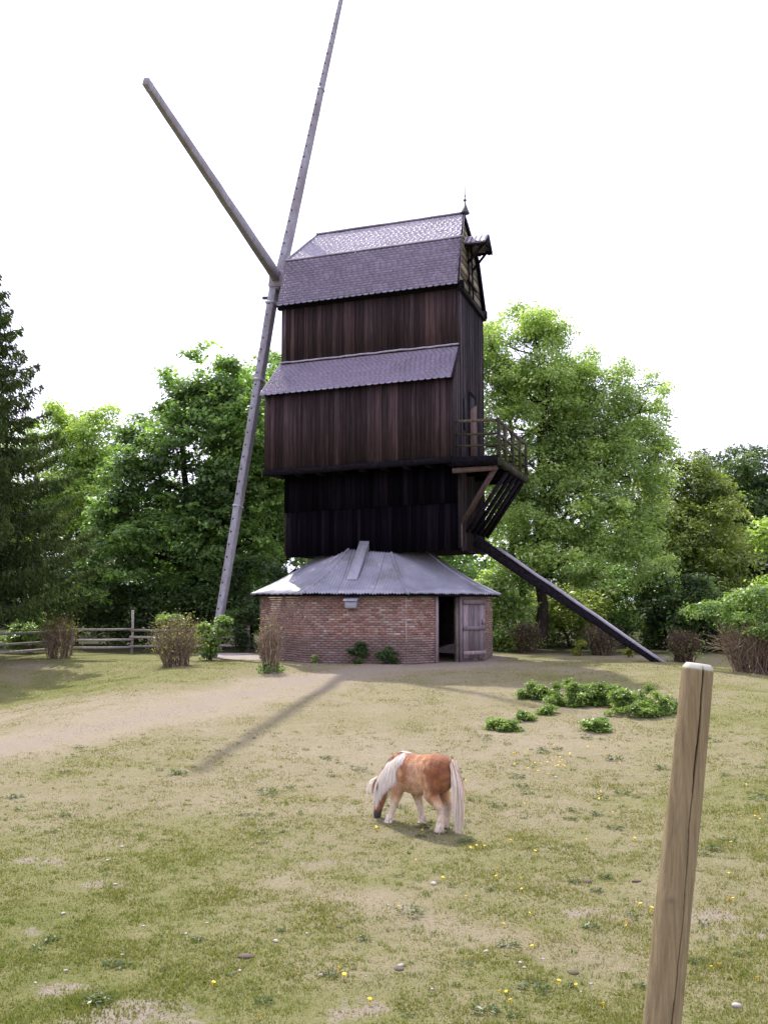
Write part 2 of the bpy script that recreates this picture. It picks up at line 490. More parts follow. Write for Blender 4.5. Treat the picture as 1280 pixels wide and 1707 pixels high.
gx = np.concatenate([-np.geomspace(900, 19, 16), np.arange(-18, 18.01, 0.2), np.geomspace(19, 900, 16)])
gy = np.concatenate([-np.geomspace(900, 1.2, 14), np.arange(-1, 6, 0.5), np.arange(6, 42.01, 0.2), np.geomspace(43, 1200, 18)])
GX, GY = np.meshgrid(gx, gy)
GZ = gz(GX, GY)
V = np.stack([GX, GY, GZ], -1).reshape(-1, 3)
nx, ny = len(gx), len(gy)
ii = (np.arange(ny - 1)[:, None] * nx + np.arange(nx - 1)[None]).ravel()
F = np.stack([ii, ii + 1, ii + nx + 1, ii + nx], 1)
gd, gb = ground_fields(V[:, 0], V[:, 1])
ground = link(bpy.data.objects.new('ground', np_mesh('ground', V, F, M['ground'], {'dry': gd, 'bare': gb, 'litter': sstep(37.0, 39.5, V[:, 1] + 0.8 * (V[:, 0] > 3) + 1.5 * (fbm(V[:, 0] * .5, V[:, 1] * .5, 77, 3) - .5)) }, True)))
tag(ground, kind='structure')

# ------------------------------------------------------------------ the windmill body (local u along the ridge, v away from the viewer, z up)
YAW, SHEAR = 0.30404, 0.03041
MX, MY = 2.4863, 33.0
cY, sY = math.cos(YAW), math.sin(YAW)
mill = empty('windmill', (MX, MY, 0), -YAW)
tag(mill, 'tall black wooden post mill with bare grey sail arms and purple slate roofs', 'windmill')
VW = 3.8                                             # width of the body

def shz(p): return (p[0], p[1], p[2] + p[0] * SHEAR)

def plank_run(parent, a0, a1, make, wmin=0.13, wmax=0.22, mat='plank', gap=0.006, depth=0.008):
    a = a0
    while a < a1 - 0.02:
        w = min(random.uniform(wmin, wmax), a1 - a)
        if a1 - a - w < 0.07: w = a1 - a
        m = MB(); poly, off = make(a + gap / 2, a + w - gap / 2, random.uniform(-depth, depth))
        m.prism(poly, off, random.random())
        m.build('plank', M[mat], parent, shear=SHEAR)
        a += w

def near_wall(name_v, u0, u1, z0, z1, mat, t=0.035, ragged=0.03, core=True, **kw):
    """a boarded wall facing the viewer at v = name_v"""
    v = name_v
    m = MB(); m.box(u0 + 0.03, u1 - 0.03, v + 0.005, v + 0.06, z0 + 0.05, z1 - 0.01)
    wall = m.build('wall', M['plank_shade'], mill, shear=SHEAR)
    def mk(a, b, d):
        zb = z0 - random.uniform(0, ragged)
        return [(a, v + d, zb), (b, v + d, zb - random.uniform(-0.01, 0.01)), (b, v + d, z1), (a, v + d, z1)], (0, -t, 0)
    plank_run(wall, u0, u1, mk, mat=mat, **kw)
    return wall

near_wall(0.0, -6.35, 0.0, 10.40, 12.70, 'plank')
w_skirt = near_wall(-0.80, -6.62, -0.02, 6.55, 9.28, 'plank', ragged=0.05)
w_low = near_wall(0.0, -6.22, 0.0, 5.22, 6.75, 'plank_shade')
near_wall(0.03, -6.15, 0.0, 3.66, 5.26, 'plank_shade', ragged=0.04)
# cover strips over some joints of the boarded walls
for (u0, u1, v, z0, z1, n) in ((-6.2, -0.3, -0.04, 10.42, 12.66, 9), (-6.5, -0.2, -0.84, 6.6, 9.2, 12)):
    for k in range(n):
        u = random.uniform(u0, u1); w = random.uniform(0.018, 0.03)
        m = MB(); m.box(u, u + w, v - 0.022, v - 0.002, z0, z1, random.random())
        m.build('cover_strip', M['plank'], mill, shear=SHEAR)
# bottom rail and soffit of the skirted storey
m = MB(); m.beam((-6.66, -0.845, 6.50), (-0.02, -0.845, 6.50), 0.10, 0.20, seg=14, wob=0.012); m.build('bottom_rail', M['beam'], mill, shear=SHEAR)
m = MB(); m.box(-6.6, -0.03, -0.76, 0.0, 6.47, 6.55); m.build('soffit', M['plank_shade'], mill, shear=SHEAR)
for k in range(9):
    u = -6.3 + k * 0.76
    m = MB(); m.box(u, u + 0.14, -0.75, -0.02, 6.36, 6.468); m.build('joist', M['beam'], mill, shear=SHEAR)
# body core: front wall, far wall, floor
m = MB()
m.box(-6.40, -6.30, 0.02, VW, 6.6, 12.6); m.box(-6.22, -6.12, 0.02, VW, 3.7, 6.6)
m.box(-6.66, -6.60, -0.78, 0.02, 6.6, 9.25)
fw = m.build('wall', M['plank'], mill, shear=SHEAR)
m = MB(); m.box(-6.35, -0.04, VW - 0.06, VW, 6.6, 12.7); m.box(-6.2, -0.04, VW - 0.06, VW, 3.66, 6.6)
m.build('wall', M['plank'], mill, shear=SHEAR)
m = MB(); m.box(-6.1, -0.06, 0.12, VW - 0.1, 4.55, 4.7); m.box(-6.2, -0.06, 0.12, VW - 0.1, 12.30, 12.45)
m.build('floor_boards', M['plank_shade'], mill, shear=SHEAR)
# tail wall: narrow boards, following the skirt roof line
def vmin_tail(z):
    if z < 6.5: return 0.0
    if z < 9.25: return -0.80
    if z < 10.47: return -0.80 + 0.80 * (z - 9.25) / 1.22
    return 0.0
m = MB()
m.prism([(-0.05, 0.0, 3.68), (-0.05, VW - 0.02, 3.68), (-0.05, VW - 0.02, 12.6), (-0.05, 0.0, 12.6), (-0.05, 0.0, 10.40), (-0.05, -0.76, 9.2), (-0.05, -0.76, 6.5), (-0.05, 0.0, 6.5)], (0.04, 0, 0))
tail = m.build('wall', M['plank_tail'], mill, shear=SHEAR)
v = -0.80; k = 0
while v < VW - 0.01:
    w = min(random.uniform(0.15, 0.21), VW - v)
    z0 = 6.5 if v < -0.01 else 3.64
    def top(vv): return 12.45 if vv >= 0 else 9.25 + (vv + 0.80) / 0.80 * 1.2
    dd = 0.012 if k % 2 else 0.0
    dd += random.uniform(-0.004, 0.006)
    m = MB()
    m.prism([(-0.005 + dd, v + 0.006, z0 - random.uniform(0, .04)), (-0.005 + dd, v + w - 0.006, z0 - random.uniform(0, .04)), (-0.005 + dd, v + w - 0.006, top(v + w)), (-0.005 + dd, v + 0.006, top(v))], (0.03, 0, 0), random.random())
    m.build('plank', M['plank_tail'], tail, shear=SHEAR)
    if 0.0 < v:
        m = MB(); m.box(0.03, 0.055, v - 0.025, v + 0.02, z0 + 0.02, 12.44, random.random())
        m.build('cover_strip', M['plank_tail'], tail, shear=SHEAR)
    v += w; k += 1
# corner posts
for (u, vv, z0, z1) in ((0.0, -0.03, 9.9, 12.55), (-0.02, -0.84, 6.55, 9.2), (-0.01, -0.03, 3.7, 6.5)):
    m = MB(); m.box(u - 0.03, u + 0.065, vv - 0.035, vv + 0.075, z0, z1, random.random()); m.build('corner_post', M['plank_tail'], mill, shear=SHEAR)
m = MB(); m.box(-6.33, -6.2, -0.05, 0.05, 10.5, 12.6, 0.9); m.build('corner_post', M['plank_tail'], mill, shear=SHEAR)
# tail door, half open pale edge, and small window
m = MB(); m.box(0.05, 0.075, 1.30, 2.15, 6.62, 9.05); dfr = m.build('doorway', M['hole'], mill, shear=SHEAR)  # closed black panel, inner shade of the doorway painted as colour
m = MB(); m.prism([(0.08, 1.28, 6.62), (0.08, 1.28, 8.5), (0.20, 1.72, 8.72), (0.20, 1.72, 6.62)], (0.03, -0.012, 0), 0.4); m.build('door', M['brace'], mill, shear=SHEAR)
m = MB(); m.box(0.05, 0.08, 0.45, 0.72, 7.7, 8.75); m.build('window_slit', M['hole'], mill, shear=SHEAR)
m = MB(); m.box(0.04, 0.10, 1.2, 2.25, 9.05, 9.15); m.box(0.04, 0.10, 1.2, 1.29, 6.62, 9.05); m.box(0.04, 0.10, 2.16, 2.25, 6.62, 9.05); m.build('door_frame', M['beam'], mill, shear=SHEAR)

# ---- roofs
def slope_slates(parent, lo, hi, uL, uR, mat, exposure=0.115, width=0.21, name='slate_courses', eave=None, miss=0.0, butt=0.0125):
    """lo, hi: (v, z) of the lower and upper edge; uL, uR: functions of t"""
    lo = np.array(lo, float); hi = np.array(hi, float)
    d = hi - lo; L = np.hypot(*d); d /= L
    n = np.array([-d[1], d[0]]) if (-d[1]) < 0 else np.array([d[1], -d[0]])
    n = np.array([-d[1], d[0]])
    if n[1] < 0: n = -n
    mb = MB(); rows = int(L / exposure)
    for r in range(rows):
        s0 = r * exposure; s1 = min(s0 + exposure * 1.9, L)
        ul, ur = uL(s0 / L), uR(s0 / L)
        rowt = random.uniform(0, 0.45)
        a = ul - (width * (0.5 if r % 2 else 0.0))
        while a < ur:
            w = width * random.uniform(0.92, 1.08)
            x0, x1 = max(a, ul), min(a + w, ur)
            a += w
            if x1 - x0 < 0.03 or random.random() < miss: continue
            l0 = butt * random.uniform(0.85, 1.2); l1 = butt * 0.3
            dr = random.uniform(-0.008, 0.008)
            p0 = lo + d * (s0 + dr) + n * l0; p1 = lo + d * s1 + n * l1
            mb.prism([(x0 + .003, p0[0], p0[1]), (x1 - .003, p0[0], p0[1]), (x1 - .003, p1[0], p1[1]), (x0 + .003, p1[0], p1[1])],
                     (0, -n[0] * butt * .7, -n[1] * butt * .7), (rowt + random.uniform(0, 0.55)) % 1.0)
    o = mb.build(name, M[mat], parent, shear=SHEAR)
    tag(o, kind='stuff')
    return o

def eave_row(parent, lo, hi, u0, u1, mat='slate_edge', w=0.225, drop=0.075):
    """scalloped starter slates along an eave, each a piece of its own"""
    lo = np.array(lo, float); hi = np.array(hi, float)
    d = (hi - lo) / np.hypot(*(hi - lo)); n = np.array([-d[1], d[0]])
    if n[1] < 0: n = -n
    pts = [(-w / 2 + .004, 0.24)]
    for k in range(9):
        a = math.pi + math.pi * k / 8
        pts.append(((w / 2 - .004) * math.cos(a), 0.012 + drop * 0.9 * math.sin(a)))
    pts.append((w / 2 - .004, 0.24))
    mb = MB(); mb.prism([(x, y, 0) for x, y in pts], (0, 0, 0.012), 0.3)
    me = mb.mesh('eave_slate', M[mat])
    N = int(round((u1 - u0) / w))
    for k in range(N):
        u = u0 + (k + 0.5) * (u1 - u0) / N
        q = lo - n * 0.010
        o = bpy.data.objects.new('eave_slate', me); link(o, parent)
        Mx = Matrix(((1, 0, 0, u), (0, d[0], n[0], q[0]), (SHEAR, d[1], n[1], q[1] + u * SHEAR), (0, 0, 0, 1)))
        o.matrix_local = Mx @ Matrix.Rotation(random.uniform(-0.03, 0.03), 4, 'Z')

lerp = lambda a, b: (lambda t: a + (b - a) * t)
# profile of the main roof
EV, BK, RG = (-0.36, 12.50), (0.50, 14.36), (1.90, 15.74)
BKf, EVf = (3.30, 14.36), (4.16, 12.50)
uRe, uRb, uRr = 0.12, 0.04, -0.20
uLe, uLb, uLr = -6.42, -6.46, -5.80
m = MB()
def sheet(m, a, b, ua0, ua1, ub0, ub1, th=0.03):
    d = np.array(b) - np.array(a); n = np.array([-d[1], d[0]]); n = n / np.hypot(*n)
    if n[1] < 0: n = -n
    m.prism([(ua0, a[0], a[1]), (ua1, a[0], a[1]), (ub1, b[0], b[1]), (ub0, b[0], b[1])], (0, -n[0] * th, -n[1] * th))
sheet(m, EV, BK, uLe, uRe, uLb, uRb); sheet(m, BK, RG, uLb, uRb, uLr, uRr)
sheet(m, BKf, RG, uLb, uRb, uLr, uRr); sheet(m, EVf, BKf, uLe, uRe, uLb, uRb)
m.prism([(uLb, 0.5, 14.36), (uLb, 3.3, 14.36), (uLr, 1.9, 15.74)], (0.03, 0, -0.02))
m.prism([(uLe + .08, EV[0] + .06, EV[1]), (uLe + .08, EVf[0] - .06, EVf[1]), (uLb + .08, 3.24, 14.33), (uLb + .08, .56, 14.33)], (0.04, 0, 0))
roof = m.build('roof', M['plank_shade'], mill, shear=SHEAR)
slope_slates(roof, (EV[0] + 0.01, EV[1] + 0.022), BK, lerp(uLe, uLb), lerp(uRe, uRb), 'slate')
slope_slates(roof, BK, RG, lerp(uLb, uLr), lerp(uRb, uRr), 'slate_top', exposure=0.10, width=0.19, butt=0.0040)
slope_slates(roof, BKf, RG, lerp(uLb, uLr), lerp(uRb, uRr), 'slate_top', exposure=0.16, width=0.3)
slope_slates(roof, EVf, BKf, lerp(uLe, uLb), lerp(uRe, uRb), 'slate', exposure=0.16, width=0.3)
eave_row(roof, EV, BK, uLe, uRe)
# hip slates on the sail end
mb = MB()
for r in range(13):
    t0, t1 = r / 13, min(1, (r + 1.8) / 13)
    def hp(t, s):
        vv = 0.5 + 1.4 * t + (2.8 - 2.8 * t) * s
        return np.array([uLb + (uLr - uLb) * t - 0.02, vv, 14.36 + 1.38 * t + 0.01])
    nn = max(1, int(12 * (1 - t0)))
    for k in range(nn):
        mb.prism([hp(t0, k / nn), hp(t0, (k + .95) / nn), hp(t1, (k + .95) / nn), hp(t1, k / nn)], (0.01, 0, -0.006), random.random())
tag(mb.build('slate_courses', M['slate_top'], roof, shear=SHEAR), kind='stuff')
m = MB(); m.beam((uLr - .03, 1.9, 15.76), (uRr + 0.02, 1.9, 15.76), 0.16, 0.05, seg=10, wob=0.008); m.build('ridge_cap', M['slate_top'], roof, shear=SHEAR)
m = MB(); m.beam((uLb, .50, 14.372), (uRb, .50, 14.372), 0.10, 0.05, seg=10, wob=0.004); m.build('break_flashing', M['lead'], roof, shear=SHEAR)
m = MB(); m.beam((uLb - .02, .48, 14.37), (uLr, 1.9, 15.77), 0.09, 0.04); m.build('hip_flashing', M['lead'], roof, shear=SHEAR)
# verge boards at the tail gable
for (a, ua, b, ub) in ((EV, uRe, BK, uRb), (BK, uRb, RG, uRr), (EVf, uRe, BKf, uRb), (BKf, uRb, RG, uRr)):
    m = MB(); m.beam((ua - .03, a[0], a[1] - 0.06), (ub - .03, b[0], b[1] - 0.06), 0.05, 0.16, side=(0, 0, 1)); m.build('verge_board', M['beam'], roof, shear=SHEAR)
# wall plate under the eaves, projecting ends
for vv in (0.02, VW + 0.02):
    m = MB(); m.beam((-6.5, vv - .06, 12.52), (0.20, vv - .06, 12.52), 0.20, 0.24); m.build('wall_plate', M['beam'], mill, shear=SHEAR)
m = MB(); m.beam((0.06, -0.16, 12.40), (0.06, VW + 0.16, 12.40), 0.16, 0.16); m.build('tie_beam', M['beam'], mill, shear=SHEAR)
m = MB(); m.box(-6.4, 0.0, -0.34, -0.02, 12.46, 12.50); m.build('eave_soffit', M['plank_shade'], mill, shear=SHEAR)
# gable boards
def prof(z):      # near edge of the gable at height z
    if z < 14.36: return -0.30 + (z - 12.5) / 1.86 * 0.82
    return 0.52 + (z - 14.36) / 1.38 * 1.38
gab_m = MB(); gab_m.prism([(-0.10, prof(12.45), 12.45), (-0.10, 3.8 - prof(12.45), 12.45), (-0.14, 3.8 - prof(14.36), 14.36), (-0.34, 1.9, 15.66), (-0.14, prof(14.36), 14.36)], (0.03, 0, 0))
gable = gab_m.build('gable', M['beam'], mill, shear=SHEAR)
z = 12.50
while z < 15.5:
    h = random.uniform(0.24, 0.30); z1 = min(z + h, 15.6)
    ug = lambda zz: -0.03 - 0.06 * (zz - 12.5) / 1.86 if zz < 14.36 else -0.09 - 0.20 * (zz - 14.36) / 1.38
    m = MB()
    a0, a1 = prof(z) + .05, prof(z1 - .03) + .05
    m.prism([(ug(z) + 0.015, a0, z), (ug(z) + 0.015, 3.8 - a0, z), (ug(z1), 3.8 - a1, z1 - .022), (ug(z1), a1, z1 - .022)], (-0.02, 0, 0), random.random())
    m.build('board', M['gable'], gable, shear=SHEAR)
    z = z1
for vv in (1.55, 2.15):
    m = MB(); m.beam((0.05, vv, 12.5), (-0.02, vv, 14.6), 0.07, 0.05); m.build('gable_post', M['beam'], gable, shear=SHEAR)
m = MB(); m.beam((0.06, 1.2, 13.05), (0.06, 2.6, 13.05), 0.07, 0.07); m.build('gable_sill', M['beam'], gable, shear=SHEAR)
# hoist hood over the gable
hood_m = MB()
for sgn in (-1, 1):
    hood_m.prism([(-0.3, 1.9, 14.86), (0.66, 1.9, 14.84), (0.66, 1.9 + sgn * 0.55, 14.42), (-0.3, 1.9 + sgn * 0.55, 14.44)], (0, 0, -0.035))
hood = hood_m.build('hoist_hood', M['slate_top'], mill, shear=SHEAR)
mb = MB()
for sgn in (-1, 1):
    for r in range(5):
        for k in range(5):
            s0, s1 = r / 5, min(1, (r + 1.7) / 5)
            u0, u1 = -0.28 + k * 0.19, -0.28 + k * 0.19 + 0.18
            f0 = lambda s, l: np.array([0, 1.9 + sgn * 0.57 * (1 - s), 14.42 + 0.44 * s + l])
            mb.prism([np.array([u0, 0, 0]) + f0(s0, .022), np.array([u1, 0, 0]) + f0(s0, .022), np.array([u1, 0, 0]) + f0(s1, .008), np.array([u0, 0, 0]) + f0(s1, .008)], (0, 0, -0.008), random.random())
tag(mb.build('slate_courses', M['slate_top'], hood, shear=SHEAR), kind='stuff')
pts = [(0.66, 1.9 - 0.58, 14.40)]
for k in range(21):
    t = k / 20; pts.append((0.66, 1.9 - 0.58 + 1.16 * t, 14.28 - 0.05 * abs(math.sin(t * math.pi * 5)) + 0.10 * (1 - abs(2 * t - 1))))
pts += [(0.66, 1.9 + 0.58, 14.40), (0.66, 1.9, 14.83)]
m = MB(); m.prism(pts, (0.03, 0, 0)); m.build('barge_board', M['beam'], hood, shear=SHEAR)
pts = [(-0.2, 14.42)] + [(-0.2 + 0.86 * k / 24, 14.33 - 0.06 * abs(math.sin(k / 24 * math.pi * 5))) for k in range(25)] + [(0.66, 14.42)]
for sgn in (-1, 1):
    m = MB(); m.prism([(a, 1.9 + sgn * 0.54, b) for a, b in pts], (0, 0.02, 0)); m.build('valance', M['beam'], hood, shear=SHEAR)
    m = MB(); m.beam((0.0, 1.9 + sgn * .4, 13.75), (0.55, 1.9 + sgn * .4, 14.38), 0.06, 0.08); m.build('hood_brace', M['beam'], hood, shear=SHEAR)
# finial
m = MB(); m.tube([(0, 0, 0), (0, 0, .05), (0, 0, .36)], [0.15, 0.13, 0.03], 8); m.tube([(0, 0, .30), (0, 0, 1.05)], [0.020, 0.012], 6)
for zz, r in ((0.47, 0.055), (0.62, 0.032)):
    m.tube([(0, 0, zz - r), (0, 0, zz - r * .6), (0, 0, zz), (0, 0, zz + r * .6), (0, 0, zz + r)], [0.012, r * .8, r, r * .8, .01], 8)
fin = m.build('finial', M['iron'], mill, smooth=False); fin.scale = (1.15, 1.15, 1.05); fin.location = (uRr + 0.02, 1.9, 15.72 + uRr * SHEAR)
# skirt roof
SE, ST = (-1.04, 9.20), (0.0, 10.47)
m = MB(); sheet(m, SE, ST, -6.74, 0.02, -6.42, 0.04)
m.prism([(-6.72, SE[0], SE[1]), (-6.40, 0.0, 10.45), (-6.40, 0.0, 9.2)], (0.03, 0, 0))
sk = m.build('skirt_roof', M['plank_shade'], mill, shear=SHEAR)
slope_slates(sk, (SE[0] + .01, SE[1] + .014), ST, lerp(-6.74, -6.42), lerp(0.02, 0.04), 'slate', exposure=0.085, width=0.17, butt=0.0022)
eave_row(sk, SE, ST, -6.74, 0.02)
m = MB(); m.beam((-6.42, -0.05, 10.49), (0.02, -0.05, 10.49), 0.09, 0.05, seg=26, wob=0.012); m.build('flashing', M['lead'], sk, shear=SHEAR)
m = MB(); m.beam((0.02, SE[0], SE[1] - .04), (0.04, ST[0], ST[1] - .05), 0.05, 0.12); m.build('verge_board', M['beam'], sk, shear=SHEAR)

# ---- sails
HUB = np.array([-7.32, 1.90, 14.18])
PH = 0.11
wv = np.array([math.sin(PH), 0, math.cos(PH)]); vv_ = np.array([0, 1.0, 0]); nshaft = np.array([-math.cos(PH), 0, math.sin(PH)])
TIPS = {'up': np.array([-5.55, 4.17, 27.07]), 'down': np.array([-8.62, -0.53, 0.28]), 'near': np.array([-6.72, -8.8, 16.44]), 'far': np.array([-7.7, 12.5, 11.9])}
def arm_dir(kind):
    d = TIPS[kind] - HUB
    return d / np.linalg.norm(d)
def hub_off(p): return HUB + p
for kind, L, w0, w1, noff, s0 in (('up', 13.4, 0.40, 0.15, 0.0, -0.4), ('down', 13.95, 0.38, 0.28, 0.14, 0.15), ('near', 11.0, 0.37, 0.22, 0.0, -0.3), ('far', 11.0, 0.33, 0.19, 0.0, 0.1)):
    d = arm_dir(kind)
    o0 = HUB + nshaft * noff
    L = float(np.linalg.norm(TIPS[kind] - o0)); d = (TIPS[kind] - o0) / L
    m = MB(); m.beam(o0 + d * s0, o0 + d * L, w0, w0 * 0.72, w1, w1 * 0.72, side=nshaft, seg=16, wob=0.006)
    arm = m.build('sail_arm', M['stock'], mill, shear=SHEAR, bevel=0.004)
    x = np.cross(d, nshaft); x /= np.linalg.norm(x)
    mm = MB()
    if kind in ('up', 'down'):
        # mortises as black plugs on the viewer's face, hole shade put into the colour
        t = 1.0
        while t < L - 0.4:
            wloc = w0 + (w1 - w0) * t / L
            sgn = -1 if x[1] > 0 else 1
            face = o0 + d * t + x * sgn * (wloc / 2) + nshaft * wloc * 0.12
            mm.beam(face - x * sgn * 0.05, face + x * sgn * 0.006, 0.06, 0.05, side=nshaft)
            t += 0.46
        tag(mm.build('mortises', M['hole'], arm, shear=SHEAR), kind='stuff')
        if kind == 'down':
            for t in (0.95, 4.0):
                wl = (w0 + (w1 - w0) * t / L) + 0.06
                q = MB(); q.beam(o0 + d * (t - .05), o0 + d * (t + .05), wl, wl * .8 + .02, side=nshaft); q.build('iron_band', M['lead'], arm, shear=SHEAR)
            q = MB(); q.beam(o0 + d * 0.7 + nshaft * .15, o0 + d * 0.7 + nshaft * .42, 0.10, 0.10); q.build('bolt', M['iron'], arm, shear=SHEAR)
            q = MB(); q.beam(o0 + d * 0.05 + nshaft * .06, o0 + d * 4.4 + nshaft * .04, 0.34, 0.30, 0.38, 0.25, side=nshaft); 
        for t in (0.62 * L,):
            q = MB(); wl = (w0 + (w1 - w0) * t / L) + 0.03
            q.beam(o0 + d * (t - .04), o0 + d * (t + .04), wl, wl * .8, side=nshaft); q.build('iron_band', M['lead'], arm, shear=SHEAR)
    else:
        wl = w1 + 0.016
        q = MB(); q.beam(o0 + d * (L - .30), o0 + d * (L - .24), wl, wl * .72, side=nshaft); q.build('iron_band', M['lead'], arm, shear=SHEAR)
m = MB(); m.tube([HUB - nshaft * 2.2, HUB - nshaft * 0.4, HUB + nshaft * 0.32], [0.24, 0.26, 0.26], 10)
m.build('windshaft', M['stock'], mill, shear=SHEAR)
m = MB(); m.beam(HUB - nshaft * 0.30, HUB + nshaft * 0.30, 0.62, 0.62); m.build('poll_end', M['stock'], mill, shear=SHEAR, bevel=0.03)

# ---- tail platform
U1 = 1.42; PZ = 6.55; V0, V1 = -0.80, 4.55
plat = MB(); plat.box(0.06, U1, V0, V1, PZ - 0.20, PZ - 0.06); platform = plat.build('platform', M['beam'], mill, shear=SHEAR)
vv = V0
while vv < V1:
    m = MB(); m.box(0.07, U1 + random.uniform(0.02, 0.10), vv + .008, min(vv + 0.24, V1) - .008, PZ - 0.057, PZ - 0.015, random.random()); m.build('plank', M['mossbeam'], platform, shear=SHEAR); vv += 0.24
m = MB(); m.beam((-0.05, V0 - .06, PZ - .12), (U1 + .03, V0 - .06, PZ - .16), 0.09, 0.30); m.build('edge_beam', M['beam'], platform, shear=SHEAR)
m = MB(); m.beam((U1 + .02, V0 - .10, PZ - .20), (U1 + .02, V1 + .1, PZ - .20), 0.14, 0.22); m.build('edge_beam', M['mossbeam'], platform, shear=SHEAR)
for vv in (-0.45, 0.9, 2.3, 3.6):
    m = MB(); m.beam((0.0, vv, PZ - .32), (U1 + 0.08, vv, PZ - .32), 0.13, 0.16); m.build('joist', M['beam'], platform, shear=SHEAR)
rail_posts = [(U1, -0.78), (U1, 0.45), (U1, 1.8), (U1, 3.15), (U1, 4.5)]
for u, vv in rail_posts:
    m = MB(); m.beam((u + .05, vv, PZ - .32), (u + random.uniform(-.02, .06), vv, PZ + 1.20), 0.09, 0.10); m.build('rail_post', M['mossbeam'], platform, shear=SHEAR)
for h in (0.35, 0.72, 1.16):
    m = MB(); m.beam((0.06, -0.78, PZ + h + .04), (U1, -0.78, PZ + h - 0.02), 0.05, 0.09 if h > 1 else 0.06); m.build('rail', M['mossbeam'], platform, shear=SHEAR)
    m = MB(); m.beam((U1, -0.82, PZ + h), (U1, V1, PZ + h), 0.05, 0.10 if h > 1 else 0.06); m.build('rail', M['mossbeam'], platform, shear=SHEAR)
    m = MB(); m.beam((0.06, V1 - .05, PZ + h), (U1, V1 - .05, PZ + h), 0.05, 0.06); m.build('rail', M['mossbeam'], platform, shear=SHEAR)
# braces below the platform
m = MB(); m.beam((U1 - .06, -0.72, PZ - .36), (0.12, -0.06, 4.52), 0.13, 0.13); m.build('brace', M['brace'], mill, shear=SHEAR)
m = MB(); m.beam((0.06, -0.03, 4.55), (0.06, -0.03, 3.72), 0.05, 0.05); m.build('brace', M['brace'], mill, shear=SHEAR)
m = MB(); m.beam((-0.05, -0.76, PZ - .40), (U1 - .02, -0.74, PZ - .40), 0.10, 0.16); m.build('brace', M['brace'], mill, shear=SHEAR)
for vv in (0.7, 1.5, 2.3, 3.1, 3.8):
    m = MB(); m.beam((U1 + .02, vv, PZ - .38), (0.10, vv, 4.25), 0.11, 0.13); m.build('brace', M['beam'], mill, shear=SHEAR)
# tail pole with pale weathered top board
TP0, TP1 = np.array([-0.3, 1.9, 4.32]), np.array([6.36, 1.9, -0.22])
m = MB(); m.beam(TP0, TP1, 0.30, 0.38, 0.24, 0.20, seg=10, wob=0.025); pole = m.build('tail_pole', M['beam'], mill, shear=0.0, bevel=0.02)
dt = (TP1 - TP0) / np.linalg.norm(TP1 - TP0); upn = np.array([-dt[2], 0, dt[0]])
m = MB(); m.beam(TP0 + dt * 1.35 + upn * 0.215, TP1 - dt * .05 + upn * 0.130, 0.34, 0.085, 0.30, 0.075, seg=12, wob=0.014); m.build('cover_board', M['lead'], pole)
# main post and crosstrees that carry the body, inside the roundhouse
m = MB(); m.tube([(-3.1, 1.9, -0.05), (-3.1, 1.9, 5.2)], [0.38, 0.36], 10); m.build('main_post', M['beam'], mill)

# ------------------------------------------------------------------ the roundhouse
rh = empty('roundhouse', (CXR, CYR, 0))
tag(rh, 'low eight-sided red brick roundhouse with grey corrugated metal roof below the mill', 'building')
RC, WH = 4.15, 2.22
cor = [np.array([RC * math.cos(rad(-12 + 45 * k)), -RC * math.sin(rad(-12 + 45 * k)), 0]) for k in range(8)]
